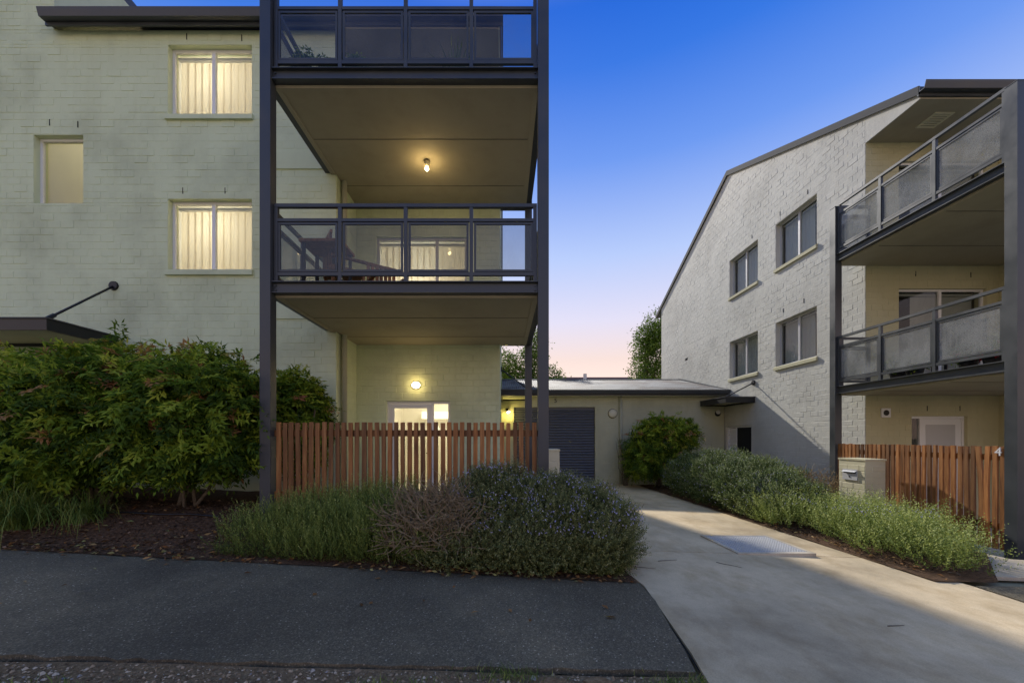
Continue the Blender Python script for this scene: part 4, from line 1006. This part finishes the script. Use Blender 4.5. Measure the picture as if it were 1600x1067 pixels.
# low grass-like skirt along the asphalt edge
def skirt(name, label, pts, n, fn, h, m, seed):
    r = np.random.default_rng(seed); t = r.random(n); A = np.array(pts, float); s = np.linspace(0, 1, len(A))
    x = np.interp(t, s, A[:, 0]) + r.normal(size=n)*.05; y = np.interp(t, s, A[:, 1]) + np.abs(r.normal(size=n))*.13
    P = np.stack([x, y, [fn(a, b) for a, b in zip(x, y)]], 1); D = np.stack([r.normal(size=n)*.4, -.35 + r.normal(size=n)*.3, np.ones(n)], 1)
    V, T = needles(P, D, h, 9, .03, .007, .3, .8); o = quads(name, V, T*.8, m); return tag(o, label, 'ground cover', None, 'stuff')
skirt('ground_cover', 'low green ground cover fringing the asphalt under the bushes', [(-3.1, 4.20), (-2, 4.12), (-.5, 4.06), (.6, 4.0), (1.22, 4.0)], 1500, bedL, .13, M['rosemary'], 11)

# right bed plants
gR = lambda p: np.array([bedR(a, b) for a, b in p[:, :2]]) + .03
needle_bush('westringia_hedge', 'rounded grey-green flowering hedge along the driveway before the entry door', 'hedge', (5.5, 9.5, bedR(5.5, 9.5)),
    [(5.35, 10.7, R(-1.10), .75, 1.1, .62), (5.4, 9.5, R(-1.05), .85, 1.1, .66), (5.45, 8.6, R(-1.10), .85, .9, .58), (5.4, 7.8, R(-1.22), .8, .8, .46), (6.2, 9.4, R(-1.15), .7, 1.2, .55)], 13000, .12, 9, .040, .015, M['westringia'], .35, 700, gR, inner=.28, tint=.03)
d2_ = empty('dead_shrub', (6.6, 8.3, bedR(6.6, 8.3)), 'dry brown twiggy shrub against the far steel post', 'shrub')
dead_twigs(d2_, (6.45, 8.25, R(-.72)), .55, .5, .3, 700, 9, bedR(6.5, 8.3)+.1, .34)
needle_bush('rosemary_bush', 'sprawling low rosemary at the foot of the letterbox pillar', 'shrub', (5.9, 6.6, bedR(5.9, 6.6)),
    [(5.15, 7.0, R(-1.62), .6, .6, .36), (5.65, 6.35, R(-1.62), .62, .55, .34), (6.15, 6.5, R(-1.6), .42, .40, .30)], 1900, .31, 18, .038, .012, M['rosemary'], .16, 160, gR, inner=.7, tint=.2, bend=.4)
needle_bush('rosemary_bush', 'sprawling low rosemary reaching over the pale side path', 'shrub', (5.5, 5.2, bedR(5.5, 5.2)),
    [(5.3, 5.75, R(-1.62), .55, .5, .34), (5.65, 5.35, R(-1.62), .5, .4, .30), (5.1, 5.1, R(-1.62), .42, .5, .28), (5.1, 4.55, R(-1.62), .28, .34, .22), (5.55, 4.85, R(-1.64), .34, .28, .22), (6.0, 5.7, R(-1.58), .36, .3, .30)], 1700, .32, 18, .038, .012, M['rosemary'], .14, 120, gR, inner=.7, tint=.2, bend=.4)
needle_bush('rosemary_bush', 'small green shrub behind the near grey post', 'shrub', (7.55, 5.15, gz(7.5, 5.1)), [(7.5, 5.12, gz(7.5, 5.1)+.1, .35, .22, .22)], 160, .18, 12, .03, .008, M['rosemary'], .5, 0, gz(7.5, 5.1), inner=.7, tint=.1)

# strappy clump on the left
def strappy(x, y, zb, n, L, label):
    e = empty('strappy_plant', (x, y, zb), label, 'plant', 'strappy plants')
    V = []; T = []
    a = rng.uniform(0, 2*np.pi, n); ln = L * rng.uniform(.6, 1.15, n); el = rng.uniform(.75, 1.4, n)
    d = np.stack([np.cos(a)*np.cos(el), np.sin(a)*np.cos(el), np.sin(el)], 1); s = np.stack([-np.sin(a), np.cos(a), 0*a], 1)
    p = np.array([x, y, zb]) + np.stack([rng.normal(size=n)*.09, rng.normal(size=n)*.09, 0*a], 1); tn = rng.random(n)
    prev = p; wd0 = .011; seg = 7; cur = d.copy()
    for k in range(seg):
        cur = nrm(cur + np.array([0, 0, -.20]) * (k*.55+.3) * (ln/L)[:, None]); nx = prev + cur * (ln/seg)[:, None]
        w0 = wd0*(1-k/seg*.8); w1_ = wd0*(1-(k+1)/seg*.85)
        V.append(np.stack([prev - s*w0/2, prev + s*w0/2, nx + s*w1_/2, nx - s*w1_/2], 1)); T.append(tn*.8 + .03*k); prev = nx
    quads('leaves', np.concatenate(V), np.concatenate(T), M['strap'], e)
    MB().tube([(x, y, zb-.03), (x, y, zb+.06)], [.10, .05], 8).build('crown', M['bark'], e); return e
strappy(-5.75, 4.72, gL(-5.75, 4.72), 420, 1.0, 'strappy arching clump at the foot of the hedge')
strappy(-5.15, 4.85, gL(-5.15, 4.85), 200, .60, 'smaller strappy clump nearer the mulch beside the hedge')

# trees behind the garage
def tree(x, y, zb, h, ells, n, label, seed):
    e = empty('tree', (x, y, zb), label, 'tree', 'trees behind the garage'); r = random.Random(seed)
    mb = MB(); mb.tube([(x, y, zb-.1), (x+.06, y, zb+h*.3), (x-.05, y+.05, zb+h*.6), (x, y, zb+h*.85)], [.16, .12, .08, .03], 8)
    for i in range(10):
        E = ells[i % len(ells)]; z = zb + h*r.uniform(.3, .7); mb.tube([(x, y, z), ((x+E[0])/2, (y+E[1])/2, (z+E[2])/2+.1), (E[0]+r.uniform(-.3, .3)*E[3], E[1], E[2]+r.uniform(-.2, .5)*E[5])], [.06, .035, .012], 6)
    mb.build('trunk', M['bark'], e, True)
    # clumps
    P0, D0 = shell(n//26, ells, -5, .8); P = np.repeat(P0, 26, 0) + rng.normal(size=(len(P0)*26, 3)) * np.array([.17, .17, .12])
    T = rng.normal(size=P.shape) + np.repeat(D0, 26, 0)*.5 + np.array([0, 0, -.3])
    V = leaf_quads(P, T, rng.uniform(.08, .15, len(P)), rng.uniform(.05, .085, len(P))); quads('crown', V, np.repeat(rng.random(len(P0)), 26)*.65 + rng.random(len(P))*.35, M['tree'], e)
    return e
tree(1.6, 22, -.3, 6.8, [(.8, 22, 4.2, 1.6, 1.2, 1.0), (2.2, 22, 4.6, 1.2, 1.0, .9), (1.7, 22, 6.0, .75, .8, 1.5), (3.0, 21.8, 4.1, .8, .7, .55), (.2, 22, 5.2, 1.1, 1, .9)], 19000, 'yellow-green leafy tree rising behind the garage beside the left block', 2)
tree(8.4, 23, -.3, 8.5, [(8.7, 23, 5.2, 1.2, 1.2, 1.6), (8.5, 23, 7.0, .9, .9, 1.2), (8.1, 23, 4.4, .8, .8, .8), (9.4, 23, 7.6, 1.2, 1, 1.4)], 19000, 'dark green leafy tree at the back corner of the pale gable', 3)
# distant house
H = empty('distant_house', (9, 48, -.3), 'distant house with low brown tiled roof behind the garage', 'house')
Box(3, 16, 46, 54, -.4, 5.9).build('wall', M['wall_warm'], H)
rf = MB().prism([(45.4, 5.9), (50, 9.1), (54.6, 5.9)], 'x', 2.5, 16.5).build('roof', M['tile'], H)
MB().tube([(10.2, 48.6, 7.9), (10.2, 48.6, 9.3)], .22, 10).build('flue', M['galv'], rf)

# ------------------------------------------------------------------ balcony things
def pot_plant(x, y, z, r_, h, label, kind, seed, cat='plant'):
    e = empty('pot_plant', (x, y, z), label, cat, 'potted plants on the balconies')
    MB().tube([(x, y, z), (x, y, z+h), (x, y, z+h), (x, y, z+h-.02)], [r_*.75, r_, r_*.9, r_*.88], 14).build('pot', M['terracotta'], e)
    if kind == 'spiky':
        n = 46; a = rng.uniform(0, 6.28, n); el = rng.uniform(.3, 1.45, n); d = np.stack([np.cos(a)*np.cos(el), np.sin(a)*np.cos(el), np.sin(el)], 1)
        P = np.tile([x, y, z+h], (n, 1)); quads('leaves', leaf_quads(P, d, rng.uniform(.3, .5, n), np.full(n, .03), .03), rng.random(n), M['strap'], e)
    else:
        P, D = shell(60 if kind != 'big' else 110, [(x, y, z+h+.10, r_*1.3, r_*1.3, .16 if kind != 'big' else .28)], z+h, .8); V, T = sprays(P, D, 2, .08, .045, .025); quads('leaves', V, T, M['nandina'], e)
        if kind in ('red', 'white'):
            P, D = shell(30, [(x, y, z+h+.08, r_*1.35, r_*1.35, .17)], z+h-.05, .2); Vs = [leaf_quads(P, nrm(rng.normal(size=P.shape)), np.full(len(P), .04), np.full(len(P), .035)) for _ in range(5)]
            quads('flowers', np.concatenate(Vs), np.ones(len(P)*5), M['red' if kind == 'red' else 'whitefl'], e)
    return e
z2, z1_ = FLL[1], FLL[0]
pot_plant(PX(480, 5.55), 5.55, z2, .12, .16, 'small leafy pot plant at the wall end of the upper left balcony', 'big', 1)
pot_plant(PX(512, 5.5), 5.5, z2, .11, .12, 'low dark pot plant second along the upper left balcony', 'low', 2)
pot_plant(PX(556, 5.5), 5.5, z2, .13, .14, 'rounded dark pot plant behind the second glass panel upstairs', 'low', 3)
pot_plant(PX(712, 5.55), 5.55, z2, .13, .16, 'spiky yucca in a pot behind the upper balcony glass', 'spiky', 4)
zr = FLR[0]
def ry(x): return F*7.25/(x-CX)
pot_plant(7.3, ry(1398), zr, .12, .14, 'white flowering pot plant on the right block balcony', 'white', 5)
pot_plant(7.3, ry(1425), zr, .13, .16, 'low white flower box next to the patio chair', 'white', 6)
pot_plant(7.3, ry(1508), zr, .12, .14, 'red geranium in a pot on the right block balcony', 'red', 7)
pot_plant(7.3, ry(1548), zr, .13, .16, 'red and yellow flowering pot next to the near grey post', 'red', 8)
def outdoor_chair(x, y, z, ang, label, mseat, mframe):
    e = empty('outdoor_chair', (x, y, z), label, 'chair')
    L = []
    for sx in (-.24, .24):
        for sy in (-.22, .22): L.append(('leg', Box(sx-.02, sx+.02, sy-.02, sy+.02, 0, .42 if sy < 0 else .42)))
        L.append(('armrest', Box(sx-.03, sx+.03, -.25, .25, .60, .63)))
    L.append(('seat', Box(-.26, .26, -.25, .25, .421, .47)))
    for i in range(7): L.append(('back_slat', Box(-.25+i*.075, -.20+i*.075, .235, .26, .471, .92)))
    L.append(('back_rail', Box(-.27, .27, .232, .263, .921, .97)))
    for nm, mb in L:
        o = mb.build(nm, M[mframe] if nm != 'seat' else M[mseat], None); o.parent = e
    e.rotation_euler = (0, 0, ang); return e
outdoor_chair(-2.45, 6.1, z1_, 2.2, 'red-brown timber slatted chair on the middle balcony', 'wood', 'wood')
outdoor_chair(-2.0, 6.75, z1_, .6, 'timber chair beside the lit sliding door', 'wood', 'wood')
tb = empty('outdoor_table', (-2.55, 5.75, z1_), 'dark outdoor table at the wall end of the middle balcony', 'table')
for sx in (-.25, .25):
    for sy in (-.2, .2): o = Box(sx-.02, sx+.02, sy-.02, sy+.02, 0, .68).build('leg', M['black'], None); o.parent = tb
o = Box(-.3, .3, -.25, .25, .681, .72).build('tabletop', M['wood'], None); o.parent = tb
um = empty('folded_umbrella', (-2.72, 6.2, z1_), 'folded dark umbrella leaning on the middle balcony', 'umbrella')
o = MB().tube([(0, 0, 0), (.16, .05, 1.25)], .02, 8).build('pole', M['black'], None); o.parent = um
o = MB().tube([(.05, .015, .45), (.08, .025, .55), (.15, .05, 1.2)], [.15, .13, .025], 10).build('canopy', M['black'], None); o.parent = um
outdoor_chair(8.0, 6.9, FLR[0], -1.2, 'dark patio chair with green cushion seat among the balcony flowers', 'cushion', 'black')

# ------------------------------------------------------------------ small ground stuff
def scatter_leaves(name, label, pts, sz, m, zoff=.012):
    P = np.array(pts, float); n = len(P); a = rng.uniform(0, 6.28, n)
    T = np.stack([np.cos(a), np.sin(a), rng.uniform(-.1, .35, n)], 1); V = leaf_quads(P + [0, 0, zoff], T, sz*rng.uniform(.6, 1.4, n), sz*.5*rng.uniform(.7, 1.3, n), .1)
    return tag(quads(name, V, rng.random(n), m), label, 'litter', None, 'stuff')
pts = []
r = random.Random(12)
for i in range(330):
    x = r.uniform(-6.5, 1.25); y = 3.86 + (1.30-x)*.0583 + (abs(r.gauss(0, .10)) if i % 4 else -abs(r.gauss(0, .06))) - .02; pts.append((x, y, bedL(x, y)))
for i in range(450):
    x = r.uniform(-7, -2.9); y = r.uniform(4.25, 5.5); pts.append((x, y, bedL(x, y)))
for i in range(60):
    x = r.uniform(-5, 1.1); y = r.uniform(2.6, 4.0); pts.append((x, y, gz(x, y)+.004)) if r.random() < .3 else None
for i in range(160):
    y = r.uniform(4.2, 12); x = 4.75 + abs(r.gauss(0, .12)); pts.append((x, y, gz(x, y)+.02))
scatter_leaves('leaf_litter', 'scattered orange-brown fallen leaves along the bed edges', pts, .058, M['litter'])
pts = []
for i in range(9000):
    x = r.uniform(-7.5, -2.7) if i % 3 else r.uniform(4.7, 7.0); y = r.uniform(4.2, 5.9) if i % 3 else r.uniform(4.5, 8)
    if i % 3 == 0 and y < 4.35 + max(0, x - 5.3)*.9: continue
    pts.append((x, y, bedL(x, y) if i % 3 else bedR(x, y)))
M['chips'] = m_tint('bark_chips', [(0, (.03, .018, .012)), (.6, (.12, .072, .042)), (1, (.30, .19, .11))], 0, .9)
scatter_leaves('mulch_chips', 'loose bark chips covering the beds', pts, .04, M['chips'], .008)
# pebbles on the verge
def pebbles(n):
    base = np.array([(1,0,0),(-1,0,0),(0,1,0),(0,-1,0),(0,0,1),(0,0,-.4)], float); fc = np.array([(0,2,4),(2,1,4),(1,3,4),(3,0,4),(2,0,5),(1,2,5),(3,1,5),(0,3,5)])
    x = rng.uniform(-4.6, 1.15, n); e_ = 2.13 + (x+14)*.0152 - .02; y = 1.7 + rng.random(n) * (e_ - 1.7)
    s = rng.gamma(1.6, .0034, n) + .003; a = rng.uniform(0, 6.28, n)
    z = np.array([gz(q, w_) for q, w_ in zip(x, y)]) - .010
    B = base[None] * s[:, None, None] * rng.uniform(.6, 1.3, (n, 6, 1)) * np.array([1, .8, .6])
    ca, sa = np.cos(a)[:, None], np.sin(a)[:, None]
    B = np.stack([B[..., 0]*ca - B[..., 1]*sa, B[..., 0]*sa + B[..., 1]*ca, B[..., 2]], -1) + np.stack([x, y, z], 1)[:, None]
    V = B[:, fc].reshape(-1, 3, 3); o = quads('pebbles', V, np.repeat(rng.random(n), 8), M['stones']); return tag(o, 'loose mixed pebbles on the gravel verge', 'gravel', None, 'stuff')
pebbles(7000)
def grass(n, fn, label, h=.05):
    P = np.array([fn() for _ in range(n)]); a = rng.uniform(0, 6.28, n); d = np.stack([np.cos(a)*.5, np.sin(a)*.5, np.ones(n)], 1)
    V = leaf_quads(P, d, h*rng.uniform(.5, 1.5, n), np.full(n, .004), .25); return tag(quads('grass', V, rng.random(n), M['strap']), label, 'grass', None, 'stuff')
def gp():
    c = random.choice([(1.05, 2.28, .10), (1.0, 2.22, .16), (.1, 2.27, .10), (-2.35, 2.05, .14), (-.05, 2.28, .14), (.95, 2.18, .12), (-.6, 2.15, .12)])
    x, y = random.gauss(c[0], c[2]), random.gauss(c[1], .035); x = min(x, 1.16); return (x, y, gz(x, y) - .012)
grass(900, gp, 'sparse dry grass tufts at the path edge')
# stones half sunk in the verge
for i, (x, y, s) in enumerate(((.28, 2.24, .085), (.55, 2.27, .06))):
    me = bpy.data.meshes.new('verge_stone'); import bmesh
    b = bmesh.new(); bmesh.ops.create_icosphere(b, subdivisions=2, radius=1)
    for v_ in b.verts: v_.co *= 1 + random.uniform(-.15, .15)
    b.to_mesh(me); b.free(); o = link('verge_stone', me, M['gravel_bed']); o.location = (x, y, gz(x, y)-.01); o.scale = (s*1.4, s*.7, s*.35)
    tag(o, ['broad flat stone sunk in the verge below the path edge', 'smaller dark stone sunk in the verge beside the flat one'][i], 'stone')
# irrigation pipe in the mulch
pp = [(PX(x, D), D, bedL(PX(x, D), D) + .025) for x, D in ((150, 5.0), (200, 5.02), (250, 4.98), (300, 5.0), (340, 4.95))]
tag(MB().tube(pp, .010, 8).build('irrigation_pipe', M['black'], None, True), 'thin black irrigation pipe lying on the mulch', 'pipe')
# twigs on the driveway
tw = [((1.95, 4.65), .22, .2, 'thin bent twig lying on the driveway beside the flowering bush'), ((2.62, 4.55), .26, -.9, 'dark twig lying on the driveway in front of the grate'), ((3.1, 3.1), .12, .1, 'short brown twig on the open driveway'), ((1.55, 4.35), .24, -.4, 'dry twig at the driveway edge under the bush')]
for (x, y), L_, a, lb in tw:
    p = [(x + math.cos(a)*L_*t + .02*math.sin(5*t), y + math.sin(a)*L_*t, gz(x, y) + .006) for t in (-.5, -.2, .1, .5)]
    tag(MB().tube(p, [.004, .004, .003, .002], 5).build('twig', M['bark']), lb, 'twig')
